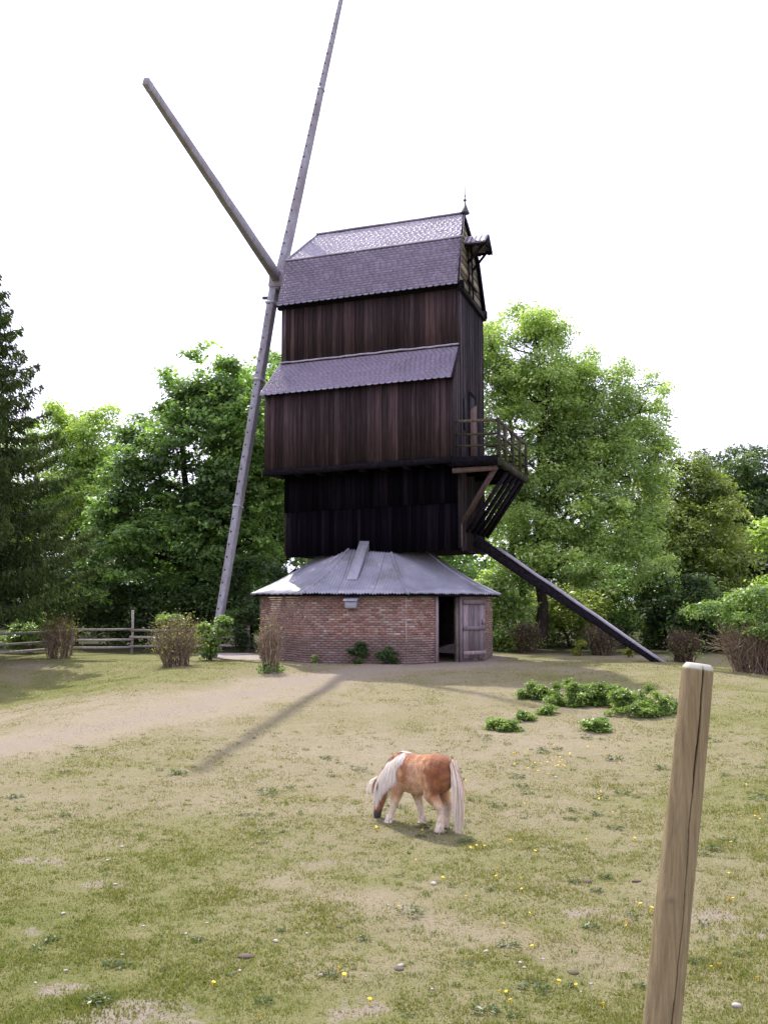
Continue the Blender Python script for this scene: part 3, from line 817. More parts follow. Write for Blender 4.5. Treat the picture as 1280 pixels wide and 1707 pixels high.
# brick pieces
BL, BH, BP, BC = 0.215, 0.060, 0.232, 0.074
bm_ = MB(); bm_.box(-BL / 2, BL / 2, -0.03, 0.05, -BH / 2, BH / 2)
brick_meshes = []
for t in range(4):
    q = MB(); q.prism([(-BL / 2, -0.03, -BH / 2), (BL / 2, -0.03, -BH / 2), (BL / 2 - random.uniform(0, .006), -0.03, BH / 2), (-BL / 2, -0.03, BH / 2 - random.uniform(0, .004))], (0, 0.08, 0), t * 0.25)
    brick_meshes.append(q.mesh('brick', M['brick']))
head_meshes = []
for t in range(3):
    q = MB(); q.box(-0.05, 0.05, -0.03, 0.05, -BH / 2, BH / 2, t * 0.33); head_meshes.append(q.mesh('brick', M['brick']))
singles = 0
for k in range(8):
    a, b = cor[k], cor[(k + 1) % 8]
    # facet k runs between corner k and k+1; outward normal
    mid = (a + b) / 2; n = mid / np.linalg.norm(mid)
    d = (b - a); L = np.linalg.norm(d); d /= L
    if np.cross(d, np.array([0, 0, 1.0])).dot(n) < 0: a, b, d = b, a, -d
    ang = math.atan2(d[1], d[0])
    door = (k == 1)                     # facet between 33 and 78 degrees holds the doorway
    spans = [(0, L)] if not door else [(0, 0.369 * L), (0.679 * L, L)]
    m = MB()
    for s0, s1 in spans:
        e0 = 0.0 if s0 == 0 else 0.0
        P = [a + d * s0 - n * 0.02, a + d * s1 - n * 0.02]
        m.prism([P[0], P[1], P[1] - n * 0.28, P[0] - n * 0.28], (0, 0, WH))
    facet = m.build('wall', M['mortar'], rh)
    mb = MB(); visible = k in (0, 1, 2, 3)
    if not visible and k not in (4, 7):
        pass
    ncourse = int(WH / BC)
    for c in range(ncourse):
        zc = (c + 0.5) * BC + 0.01
        header_course = (k == 3 and zc > 1.1) or (random.random() < 0.12)
        pitch = 0.118 if header_course else BP
        for s0, s1 in spans:
            s = s0 - (pitch / 2 if c % 2 else 0)
            while s < s1 - 0.01:
                p0, p1 = max(s, s0) + .005, min(s + pitch, s1) - .005
                s += pitch
                if p1 - p0 < 0.03: continue
                out = random.uniform(-0.004, 0.007)
                if random.random() < 0.015: out -= 0.02
                full = abs((p1 - p0) - (pitch - 0.010)) < 0.002
                cc = a + d * ((p0 + p1) / 2) + np.array([0, 0, zc])
                if k == 2 and full and not header_course and singles < 300 and 0.45 < zc < 2.05:
                    o = bpy.data.objects.new('brick', random.choice(brick_meshes)); link(o, facet)
                    o.location = cc + n * (out - 0.003); o.rotation_euler = (0, 0, ang)
                    singles += 1
                    continue
                q0 = a + d * p0 + n * (0.025 + out); q1 = a + d * p1 + n * (0.025 + out)
                hh = BH * random.uniform(0.86, 1.06)
                j = random.uniform(-.004, .004)
                mb.prism([q0 + [0, 0, zc - hh / 2 + j], q1 + [0, 0, zc - hh / 2 + j], q1 + [0, 0, zc + hh / 2 + j], q0 + [0, 0, zc + hh / 2 + j]], -n * 0.06, random.random())
    tag(mb.build('brickwork', M['brick'], facet), kind='stuff')
# smeared mortar at the corners
for k in (2,):
    c = cor[k] * 1.004
    m = MB(); m.tube([c + [0, 0, 0.5], c + [0.01, 0, 1.0], c + [-.008, 0, 1.5], c + [0, 0, WH - .1]], [0.006, 0.020, 0.010, 0.018], 6); m.build('corner_mortar', M['mortar'], rh)
# doorway
a, b = cor[1], cor[2]
mid = (a + b) / 2; n = mid / np.linalg.norm(mid); a, b = b, a      # from the left corner to the right
d = (b - a); L = np.linalg.norm(d); d /= L
for t in (0.369, 0.679):
    q = a + d * L * t + n * 0.03
    m = MB(); m.beam(q + [0, 0, 0], q + [0, 0, WH - .02], 0.09, 0.12, side=n); m.build('door_jamb', M['door'], rh)
m = MB(); m.beam(a + d * L * .36 + [0, 0, WH - .06], a + d * L * 1.0 + [0, 0, WH - .06], 0.14, 0.10, side=(0, 0, 1)); m.build('lintel', M['beam'], rh)
leaf = empty('door'); leaf.parent = rh
NB = 4
for k in range(NB):
    t0 = 0.70 + k * (0.985 - 0.70) / NB; t1 = t0 + (0.985 - 0.70) / NB - 0.004
    q0 = a + d * L * t0 + n * 0.07; q1 = a + d * L * t1 + n * 0.07
    z0 = 0.10 + random.uniform(-.03, .02)
    m = MB(); m.prism([q0 + [0, 0, z0], q1 + [0, 0, z0], q1 + [0, 0, 1.90], q0 + [0, 0, 1.90]], n * (0.028 + random.uniform(-.003, .004)), random.random()); m.build('board', M['door'], leaf)
for zc, hh in ((0.28, 0.13), (1.08, 0.13), (1.93, 0.15)):
    q0 = a + d * L * 0.695 + n * 0.105; q1 = a + d * L * 0.99 + n * 0.105
    m = MB(); m.prism([q0 + [0, 0, zc - hh / 2], q1 + [0, 0, zc - hh / 2], q1 + [0, 0, zc + hh / 2], q0 + [0, 0, zc + hh / 2]], n * 0.03, random.random()); m.build('ledge', M['door'], leaf)
q = a + d * L * 0.96 + n * 0.14
m = MB(); m.beam(q + [0, 0, 1.2], q + [0, 0, 1.38], 0.10, 0.05, side=n); m.build('latch', M['door'], leaf)
# corrugated roof: one sheeted panel per facet
RE, ZE_, RT, ZT = 4.50, 2.16, 1.80, 3.74
def roof_pt(k, s, t):
    """s across facet 0..1, t up the slope 0..1; slightly concave"""
    a0, a1 = rad(-12 + 45 * k), rad(-12 + 45 * (k + 1))
    c0 = np.array([math.cos(a0), -math.sin(a0)]); c1 = np.array([math.cos(a1), -math.sin(a1)])
    r = RE + (RT - RE) * t
    p = (c0 * (1 - s) + c1 * s) * r
    z = ZE_ + (ZT - ZE_) * (t - 0.09 * math.sin(math.pi * t))
    return np.array([p[0], p[1], z])
roofr = MB()
for k in range(8):
    for it in range(5):
        t0, t1 = 0.02 + it * 0.195, 0.02 + (it + 1) * 0.195
        q = [roof_pt(k, 0, t0), roof_pt(k, 1, t0), roof_pt(k, 1, t1), roof_pt(k, 0, t1)]
        roofr.prism([p - np.array([0, 0, 0.05]) for p in q], (0, 0, -0.02))
rroof = roofr.build('roof', M['beam'], rh)
for k in range(8):
    W = 2 * RE * math.sin(rad(22.5)); ncor = 144; NT = 7
    V = []; F = []
    q_ = RT / RE
    for it in range(NT + 1):
        for i in range(ncor + 1):
            # corrugations run straight up the slope, each cut off where it meets the hip
            x = (i / ncor - 0.5) * W
            tm = min(1.0, max(0.004, (1 - 2 * abs(x) / W) / (1 - q_)))
            t = tm * it / NT
            half = 0.5 * W * (1 + (q_ - 1) * t)
            p = roof_pt(k, min(1, max(0, 0.5 + x / (2 * half))), t)
            p[2] += 0.026 * math.sin(i * math.pi / 2) + (0.010 * math.sin(i * 0.37) if it == 0 else 0) + 0.02 + 0.02 * float(vnoise(x * 1.5 + k * 7, t * 3, 4))
            V.append(p)
    V = np.array(V)
    nv = len(V)
    # sheet overlaps: three sheets per facet as pieces of their own
    for sidx in range(3):
        lo, hi = int(sidx * ncor / 3), int((sidx + 1) * ncor / 3)
        Fs = [[it * (ncor + 1) + i, it * (ncor + 1) + i + 1, (it + 1) * (ncor + 1) + i + 1, (it + 1) * (ncor + 1) + i] for it in range(NT) for i in range(lo, hi)]
        Vs = V.copy(); Vs[:, 2] += 0.006 * sidx
        me = np_mesh('roof_sheet', Vs, np.array(Fs), M['metal'], {'tint': np.full(nv, random.random())}, True)
        used = np.unique(np.array(Fs)); remap = np.full(nv, -1); remap[used] = np.arange(len(used))
        bpy.data.meshes.remove(me)
        me = np_mesh('roof_sheet', Vs[used], remap[np.array(Fs)], M['metal'], {'tint': np.full(len(used), random.random())}, True)
        o = link(bpy.data.objects.new('roof_sheet', me), rroof)
        sm = o.modifiers.new('thick', 'SOLIDIFY'); sm.thickness = 0.006
    # hip capping
    pts = [roof_pt(k, 0.0, t) + np.array([0, 0, 0.035]) for t in np.linspace(0.0, 1, 8)]
    m = MB(); m.tube(pts, [0.05] * 8, 6); m.build('hip_cap', M['metal'], rroof, smooth=True)
# metal duct lying on the roof and vent box under the eave
p0 = roof_pt(2, 0.60, 0.35) + [0, 0, 0.06]; p1 = roof_pt(2, 0.60, 0.98) + [0, 0, 0.22]
dd = (p1 - p0) / np.linalg.norm(p1 - p0)
m = MB(); m.beam(p0, p1, 0.36, 0.05, 0.34, 0.24, seg=3); m.build('roof_duct', M['metal'], rroof, bevel=0.01)
a, b = cor[3], cor[2]; mid = (a + b) / 2; n = mid / np.linalg.norm(mid); d = (b - a); L = np.linalg.norm(d); d /= L
c = a + d * L * 0.465 + n * 0.18
vb = MB(); vb.beam(c + [0, 0, 1.74], c + [0, 0, 1.98], 0.36, 0.30, side=n)
vbo = vb.build('vent_box', M['metal'], rh, bevel=0.008)
m = MB(); m.prism([c - d * .23 + n * .24 + [0, 0, 1.96], c + d * .23 + n * .24 + [0, 0, 1.96], c + d * .23 - n * .16 + [0, 0, 2.12], c - d * .23 - n * .16 + [0, 0, 2.12]], (0, 0, .02)); m.build('lid', M['metal'], vbo)

# ------------------------------------------------------------------ vegetation helpers
def leaf_quads(C, size, nrm, axis, col, aspect=0.6, fold=0.12):
    """diamond leaves at C (n,3) with normal nrm and long axis; returns V, F, colours"""
    n = len(C)
    nrm = nrm / (np.linalg.norm(nrm, axis=1, keepdims=True) + 1e-9)
    axis = axis - nrm * np.sum(axis * nrm, 1, keepdims=True)
    axis /= np.linalg.norm(axis, axis=1, keepdims=True) + 1e-9
    side = np.cross(nrm, axis)
    s = size[:, None]
    V = np.empty((n, 4, 3))
    V[:, 0] = C - axis * s * 0.5
    V[:, 1] = C + side * s * aspect * 0.5 + axis * s * 0.05 + nrm * s * fold
    V[:, 2] = C + axis * s * 0.55
    V[:, 3] = C - side * s * aspect * 0.5 + axis * s * 0.05 + nrm * s * fold
    F = np.arange(n * 4).reshape(n, 4)
    return V.reshape(-1, 3), F, np.repeat(col, 4, 0)

def unit(rng, n):
    d = rng.normal(size=(n, 3)); return d / np.linalg.norm(d, axis=1, keepdims=True)

def crown(rng, lobes, ncl, per, leaf, palette, spread=0.45, flat_=0.45, droop=0.15, sub=10, shell=(0.45, 0.98), subr=(0.28, 0.46), aspect=0.6, tilt=0.55):
    """leaf sprays over an irregular pile of lobes (cx,cy,cz,rx,ry,rz)"""
    lobes = np.asarray(lobes, float)
    # secondary lobes break up each big one
    S = []
    for l in lobes:
        k = max(4, int(sub * (l[3] * l[5]) ** 0.5 / 1.6))
        d = unit(rng, k)
        r = rng.uniform(0.62, 0.92, k)[:, None]
        c = l[:3] + d * r * l[3:]
        rr = rng.uniform(*subr, k)[:, None] * l[3:] * rng.uniform(0.85, 1.15, (k, 3))
        S.append(np.concatenate([c, rr], 1))
    S = np.concatenate(S)
    wgt = (S[:, 3] * S[:, 5]) ** 0.9; wgt /= wgt.sum()
    idx = rng.choice(len(S), ncl, p=wgt)
    sl = S[idx]
    d = unit(rng, ncl)
    d[:, 2] = np.where(rng.random(ncl) < 0.3, np.abs(d[:, 2]), d[:, 2])
    r = rng.uniform(shell[0], shell[1], ncl)[:, None]
    cc = sl[:, :3] + d * r * sl[:, 3:]
    out = d.copy(); out[:, 2] *= 0.4
    out /= np.linalg.norm(out, axis=1, keepdims=True) + 1e-9
    ctone = rng.normal(0, 1, ncl)
    lob_tone = rng.normal(0, 1, len(S))[idx]
    N = ncl * per
    ci = np.repeat(np.arange(ncl), per)
    off = unit(rng, N) * (rng.random((N, 1)) ** 0.5) * spread * 0.85
    # spray: long in the outward direction, flat vertically
    o = out[ci]
    off = off + o * (rng.uniform(-1, 1, size=(N, 1)) * spread * 0.45)
    off[:, 2] *= flat_
    off[:, 2] -= droop * np.sum(off * o, 1) * 1.0
    C = cc[ci] + off
    nrm = rng.normal(size=(N, 3)) * tilt + np.array([0, 0, 0.8]) + d[ci] * 0.45
    ax = o + rng.normal(size=(N, 3)) * 0.6 + np.array([0, 0, -0.35])
    size = leaf * rng.uniform(0.5, 1.45, N)
    pal = np.asarray(palette, float)
    t = np.clip(0.5 + 0.17 * ctone[ci] + 0.16 * lob_tone[ci] + rng.normal(0, 0.12, N), 0, 1) * (len(pal) - 1)
    i0 = np.clip(t.astype(int), 0, len(pal) - 2); fr = (t - i0)[:, None]
    col = pal[i0] * (1 - fr) + pal[i0 + 1] * fr
    V, F, c = leaf_quads(C, size, nrm, ax, col, aspect)
    return V, F, c, S

def limb_pts(rng, a, b, n=6, sag=0.0, wob=0.08):
    a = np.asarray(a, float); b = np.asarray(b, float)
    t = np.linspace(0, 1, n)[:, None]
    P = a + (b - a) * t
    L = np.linalg.norm(b - a)
    P[:, 2] += (sag * L * np.sin(np.pi * t[:, 0]))
    P[1:-1] += rng.normal(size=(n - 2, 3)) * wob * L * 0.25
    return P

def make_tree(name, label, cat, base, lobes, ncl, per, leaf, palette, seed, trunk_r=0.22, trunk_top=0.6, trunks=None, limbs=26, group=None, leafmat='leaf', **kw):
    rng = np.random.default_rng(seed)
    base = np.asarray(base, float)
    root = empty(name, base)
    tag(root, label, cat, group)
    V, F, c, S = crown(rng, lobes, ncl, per, leaf, palette, **kw)
    o = link(bpy.data.objects.new('crown', np_mesh('crown', V - base, F, M[leafmat], {'col': c})), root)
    zc = np.asarray(lobes)[:, 2]
    top = np.array([np.asarray(lobes)[:, 0].mean(), np.asarray(lobes)[:, 1].mean(), zc.min() + (zc.max() - zc.min()) * trunk_top + 0.5])
    tb = MB()
    trs = trunks or [(base, top, trunk_r)]
    spines = []
    for a, b, r in trs:
        P = limb_pts(rng, a, b, 9, 0, 0.05)
        P[0] = np.asarray(a) - [0, 0, 0.15]
        R = np.linspace(1.0, 0.35, 9) * r; R[0] *= 1.35
        tb.tube(P - base, R, 9)
        spines.append((P, R))
    order = rng.permutation(len(S))[:limbs]
    for q in order:
        tgt = S[q, :3]
        P, R = spines[rng.integers(len(spines))]
        # leave the trunk below the target
        zs = P[:, 2]; want = tgt[2] - 0.55 * np.hypot(tgt[0] - P[-1, 0], tgt[1] - P[-1, 1]) - 0.3
        i = int(np.clip(np.searchsorted(zs, want), 2, len(P) - 1))
        LP = limb_pts(rng, P[i], tgt, 7, 0.06, 0.10)
        r0 = R[i] * 0.55
        tb.tube(LP - base, np.linspace(r0, 0.018, 7), 5, cap=False)
        for _ in range(3):
            j = rng.integers(3, 6)
            e = LP[j] + unit(rng, 1)[0] * rng.uniform(0.6, 1.3) + [0, 0, 0.2]
            tb.tube(limb_pts(rng, LP[j], e, 4, 0.03, 0.1) - base, np.linspace(r0 * 0.35 + .008, 0.008, 4), 4, cap=False)
    tb.build('trunk', M['bark'], root, smooth=True)
    return root

def lobe(px, py, Y, rx, rz=None, ry=None):
    """a lobe centred on the line of sight of a pixel, Y metres away, radii given in photograph pixels"""
    k = Y / FPX
    c = at(px, py, Y); rz = rx if rz is None else rz; ry = min(rx, rz) if ry is None else ry
    return (*c, rx * k, ry * k, rz * k)

G_MAPLE = [(0.0572, 0.1024, 0.0343), (0.1137, 0.2005, 0.0617), (0.2123, 0.3477, 0.102), (0.3975, 0.6028, 0.1743)]
G_ASH = [(0.1583, 0.2412, 0.0781), (0.249, 0.3635, 0.1176), (0.3678, 0.5042, 0.1671), (0.5299, 0.6793, 0.232)]
G_PALE = [(0.1467, 0.237, 0.0544), (0.2411, 0.3685, 0.0863), (0.3769, 0.5144, 0.1292), (0.489, 0.6246, 0.1704)]
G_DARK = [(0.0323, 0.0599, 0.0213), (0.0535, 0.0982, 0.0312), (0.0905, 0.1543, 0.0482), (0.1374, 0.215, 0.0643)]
G_OLIVE = [(0.0917, 0.1365, 0.0338), (0.1555, 0.219, 0.0539), (0.243, 0.3161, 0.079), (0.3539, 0.4278, 0.1101)]
G_BRIGHT = [(0.0813, 0.151, 0.0396), (0.1322, 0.2242, 0.0585), (0.1956, 0.3051, 0.0817), (0.2778, 0.4002, 0.1104)]
G_NETTLE = [(0.0954, 0.1571, 0.0353), (0.1424, 0.2261, 0.0516), (0.1978, 0.2953, 0.0707), (0.2609, 0.3554, 0.0953)]
G_MIX = [(0.09, 0.12, 0.03), (0.16, 0.19, 0.045), (0.26, 0.28, 0.06), (0.34, 0.36, 0.08)]
G_YEL = [(0.168, 0.216, 0.036), (0.264, 0.312, 0.048), (0.384, 0.408, 0.072)]

# big maple left of the sails
def gpt(px, Y): 
    q = at(px, 1000, Y); return (q[0], Y, float(gz(q[0], Y)))
make_tree('maple_tree', 'big dark green broadleaf tree left of the lower sail arm', 'tree', gpt(330, 45),
          [lobe(300, 900, 45, 120, 120), lobe(350, 760, 45, 125, 120), lobe(230, 830, 44, 62, 90), lobe(355, 620, 45, 46, 52), lobe(290, 655, 45, 42, 40), lobe(410, 690, 46, 70, 90),
           lobe(190, 960, 43, 52, 60), lobe(250, 720, 45, 55, 50), lobe(420, 860, 46, 80, 120), lobe(215, 880, 43, 70, 60), lobe(320, 985, 44, 95, 50)],
          2500, 36, 0.20, G_MAPLE, 11, trunk_r=0.30, spread=0.62, sub=15, subr=(0.22, 0.40))
make_tree('maple_tree', 'dark green broadleaf tree rising directly behind the lower sail arm', 'tree', gpt(450, 50),
          [lobe(445, 640, 50, 62, 80), lobe(470, 760, 50, 80, 90), lobe(420, 800, 50, 70, 90), lobe(470, 900, 50, 90, 100)],
          1100, 32, 0.20, G_MAPLE, 12, trunk_r=0.26, spread=0.75, sub=14)
# pale airy trees beyond the spruce
make_tree('birch_tree', 'pale yellow-green airy tree standing behind the spruce', 'tree', gpt(135, 58),
          [lobe(120, 750, 58, 55, 85), lobe(165, 750, 58, 42, 80), lobe(90, 735, 58, 46, 65), lobe(150, 850, 58, 75, 85), lobe(80, 830, 58, 65, 85), lobe(180, 880, 57, 45, 60)],
          1400, 30, 0.18, G_PALE, 13, spread=0.75, sub=16, subr=(0.2, 0.36), limbs=40)
make_tree('birch_tree', 'pale green tree on the left edge glimpsed between spruce branches', 'tree', gpt(-10, 56),
          [lobe(10, 800, 56, 70, 100), lobe(-50, 760, 56, 70, 120), lobe(20, 900, 56, 80, 80)],
          380, 28, 0.17, G_PALE, 14, spread=0.9, sub=14)
# the tall ash right of the mill
ASH = 42.0
tb1, tb2 = gpt(872, ASH), gpt(897, ASH)
make_tree('ash_tree', 'tall light green tree with two trunks right of the mill', 'tree', gpt(885, ASH),
          [lobe(860, 585, ASH, 85, 92), lobe(930, 605, ASH, 82, 85), lobe(900, 660, ASH, 110, 80), lobe(990, 760, ASH, 100, 80), lobe(800, 640, ASH + 1, 60, 110), lobe(985, 690, ASH, 70, 80), lobe(1050, 695, ASH, 62, 70), lobe(900, 730, ASH, 110, 90),
           lobe(1020, 800, ASH - 1, 85, 70), lobe(1075, 745, ASH, 42, 50), lobe(930, 850, ASH - 1, 120, 75), lobe(1050, 895, ASH - 2, 62, 60), lobe(850, 860, ASH, 70, 70), lobe(970, 940, ASH - 2, 90, 45), lobe(1085, 660, ASH, 32, 44), lobe(1005, 650, ASH, 65, 62), lobe(1062, 740, ASH, 58, 62), lobe(1098, 780, ASH, 34, 50), lobe(1085, 830, ASH - 1, 45, 60), lobe(1075, 930, ASH - 2, 45, 60), lobe(1000, 880, ASH - 2, 80, 60), lobe(880, 800, ASH, 95, 80), lobe(870, 930, ASH - 1, 60, 50)],
          4000, 38, 0.14, G_ASH, 15, trunks=[(tb1, at(840, 640, ASH), 0.17), (tb2, at(905, 600, ASH), 0.24), ((*at(895, 850, ASH),), at(1010, 700, ASH), 0.12)],
          limbs=75, spread=0.55, sub=18, subr=(0.22, 0.38), shell=(0.3, 1.0), aspect=0.5, flat_=0.62)
# olive and dark trees at the right
make_tree('willow_tree', 'olive green tree between the tall light tree and the dark one', 'tree', gpt(1160, 49),
          [lobe(1150, 860, 49, 80, 80), lobe(1115, 920, 48, 80, 90), lobe(1195, 930, 48, 70, 80), lobe(1150, 810, 49, 55, 45), lobe(1170, 1010, 48, 95, 70), lobe(1090, 860, 50, 60, 80)],
          1800, 32, 0.16, G_OLIVE, 16, spread=0.65, sub=14, flat_=0.6)
make_tree('oak_tree', 'dark green round-topped tree at the right edge', 'tree', gpt(1250, 54),
          [lobe(1235, 800, 54, 62, 58), lobe(1290, 820, 54, 75, 70), lobe(1250, 890, 54, 85, 85), lobe(1195, 805, 54, 42, 50), lobe(1300, 930, 54, 85, 90), lobe(1200, 900, 55, 60, 80)],
          1700, 32, 0.18, G_DARK, 17, spread=0.75, sub=14)
make_tree('hazel_tree', 'yellow-green young tree cut by the right edge above the hedge', 'tree', gpt(1300, 40),
          [lobe(1290, 910, 40, 36, 50), lobe(1310, 980, 40, 50, 50)], 260, 28, 0.15, G_PALE, 18, trunk_r=0.08, spread=0.6, limbs=14)

# undergrowth at the wood edge: each bush a thing of its own
bushes = [
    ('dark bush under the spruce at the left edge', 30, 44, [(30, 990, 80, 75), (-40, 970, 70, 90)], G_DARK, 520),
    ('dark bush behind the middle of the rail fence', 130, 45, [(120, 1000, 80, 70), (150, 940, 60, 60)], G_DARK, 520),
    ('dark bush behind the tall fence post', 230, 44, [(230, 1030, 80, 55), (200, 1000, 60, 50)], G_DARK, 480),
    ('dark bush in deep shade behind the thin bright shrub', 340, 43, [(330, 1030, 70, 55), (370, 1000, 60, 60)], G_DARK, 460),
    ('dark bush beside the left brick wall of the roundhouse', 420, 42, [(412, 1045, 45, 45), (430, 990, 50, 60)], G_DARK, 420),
    ('pale green bush against the right brick wall of the roundhouse', 850, 41, [(845, 985, 42, 45), (835, 1040, 35, 50)], G_ASH, 420),
    ('green bush between the two trunks and the tail pole', 950, 44, [(945, 1020, 70, 65), (900, 1050, 50, 45)], G_OLIVE, 460),
    ('green bush behind the middle of the tail pole', 1040, 45, [(1030, 1010, 70, 65), (1060, 1060, 60, 40)], G_MAPLE, 460),
    ('dark bush behind the foot of the tail pole', 1110, 42, [(1110, 1050, 50, 55), (1095, 990, 50, 50)], G_DARK, 420),
    ('dark bush behind the leafy hedge on the right', 1200, 40, [(1190, 1050, 60, 60), (1170, 1000, 45, 45)], G_DARK, 420),
    ('mid green bush filling the gap below the tall light tree', 1000, 47, [(1000, 960, 80, 70), (920, 970, 70, 60)], G_MAPLE, 460),
    ('mid green bush under the olive tree', 1120, 46, [(1130, 985, 75, 60)], G_MAPLE, 380),
    ('dark bush at the right edge behind the leafy hedge', 1300, 40, [(1290, 1040, 70, 70)], G_DARK, 300),
]
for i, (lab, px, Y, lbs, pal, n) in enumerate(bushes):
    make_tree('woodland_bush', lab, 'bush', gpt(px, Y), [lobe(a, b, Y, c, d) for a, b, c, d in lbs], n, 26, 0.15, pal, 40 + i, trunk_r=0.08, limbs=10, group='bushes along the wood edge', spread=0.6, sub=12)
# the wood beyond, one mass
rng = np.random.default_rng(5)
wl = []
for x in np.arange(-75, 76, 4.2):
    Y = rng.uniform(66, 78)
    h = rng.uniform(7.0, 10.0)
    wl.append((x + rng.uniform(-1.5, 1.5), Y, h * 0.5, 4.4, 3.0, h * 0.58))
Vw, Fw, cw, _ = crown(rng, wl, 6500, 16, 0.46, G_MAPLE, spread=1.2, sub=9)
wood_o = link(bpy.data.objects.new('distant_wood', np_mesh('distant_wood', Vw, Fw, M['leaf'], {'col': cw})))
tag(wood_o, 'dark belt of distant woodland closing the view behind the trees', 'wood', kind='stuff')

# ------------------------------------------------------------------ spruce at the left edge
def make_spruce(base, height, seed):
    rng = np.random.default_rng(seed)
    base = np.asarray(base, float)
    root = empty('spruce_tree', base)
    tag(root, 'dark drooping spruce reaching in from the left edge', 'tree')
    tb = MB(); tb.tube([(0, 0, -0.1), (0, 0, height * .4), (0, 0, height)], [0.30, 0.2, 0.02], 9)
    C = []; A = []; N = []; T = []
    z = 2.6
    while z < height - 0.3:
        R = 0.41 * (height - z) ** 0.98 + 0.3
        R = min(R, 4.6)
        nb = 11
        a0 = rng.uniform(0, 6.28)
        for k in range(nb):
            ang = a0 + k * 6.283 / nb + rng.normal(0, 0.15)
            Lb = R * rng.uniform(0.8, 1.12)
            n = 12
            t = np.linspace(0, 1, n)
            droop = 0.20 * Lb
            P = np.stack([np.cos(ang) * Lb * t, np.sin(ang) * Lb * t, z - droop * np.sin(t * 2.2) + 0.12 * Lb * t ** 3 + rng.normal(0, .02, n)], 1)
            tb.tube(P, np.linspace(0.045, 0.008, n), 4, cap=False)
            m_ = int(54 * Lb)
            tt = rng.uniform(0.22, 1.0, m_)
            q = np.stack([np.interp(tt, t, P[:, i]) for i in range(3)], 1)
            side = np.array([-np.sin(ang), np.cos(ang), 0])
            w = (0.16 + 0.50 * np.sin(np.pi * np.clip(tt, 0, 1) ** 0.8)) * 0.75
            lat = rng.uniform(-1, 1, m_)
            q = q + side * (lat * w)[:, None]
            # twigs hang
            hang = rng.uniform(0.05, 0.55, m_) * (0.4 + 0.6 * np.sin(np.pi * tt))
            for j in range(3):
                f = rng.uniform(0, 1, m_)
                c = q.copy(); c[:, 2] -= hang * f
                c += rng.normal(0, 0.035, (m_, 3))
                C.append(c)
                ax = np.stack([np.cos(ang) * 0.5 + side[0] * lat * .6, np.sin(ang) * 0.5 + side[1] * lat * .6, -0.9 * np.ones(m_) + 0.5 * (f < .2)], 1) + rng.normal(0, 0.25, (m_, 3))
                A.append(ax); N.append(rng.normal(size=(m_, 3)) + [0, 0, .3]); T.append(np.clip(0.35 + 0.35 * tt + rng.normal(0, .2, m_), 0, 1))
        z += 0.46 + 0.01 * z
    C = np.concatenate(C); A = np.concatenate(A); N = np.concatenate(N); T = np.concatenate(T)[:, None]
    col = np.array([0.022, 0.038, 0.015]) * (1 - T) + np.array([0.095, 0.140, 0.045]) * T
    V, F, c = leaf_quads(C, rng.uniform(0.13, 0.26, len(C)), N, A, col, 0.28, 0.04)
    link(bpy.data.objects.new('crown', np_mesh('crown', V, F, M['needle'], {'col': c})), root)
    tb.build('trunk', M['bark'], root, smooth=True)
    return root
make_spruce(gpt(-75, 34), 15.4, 3)

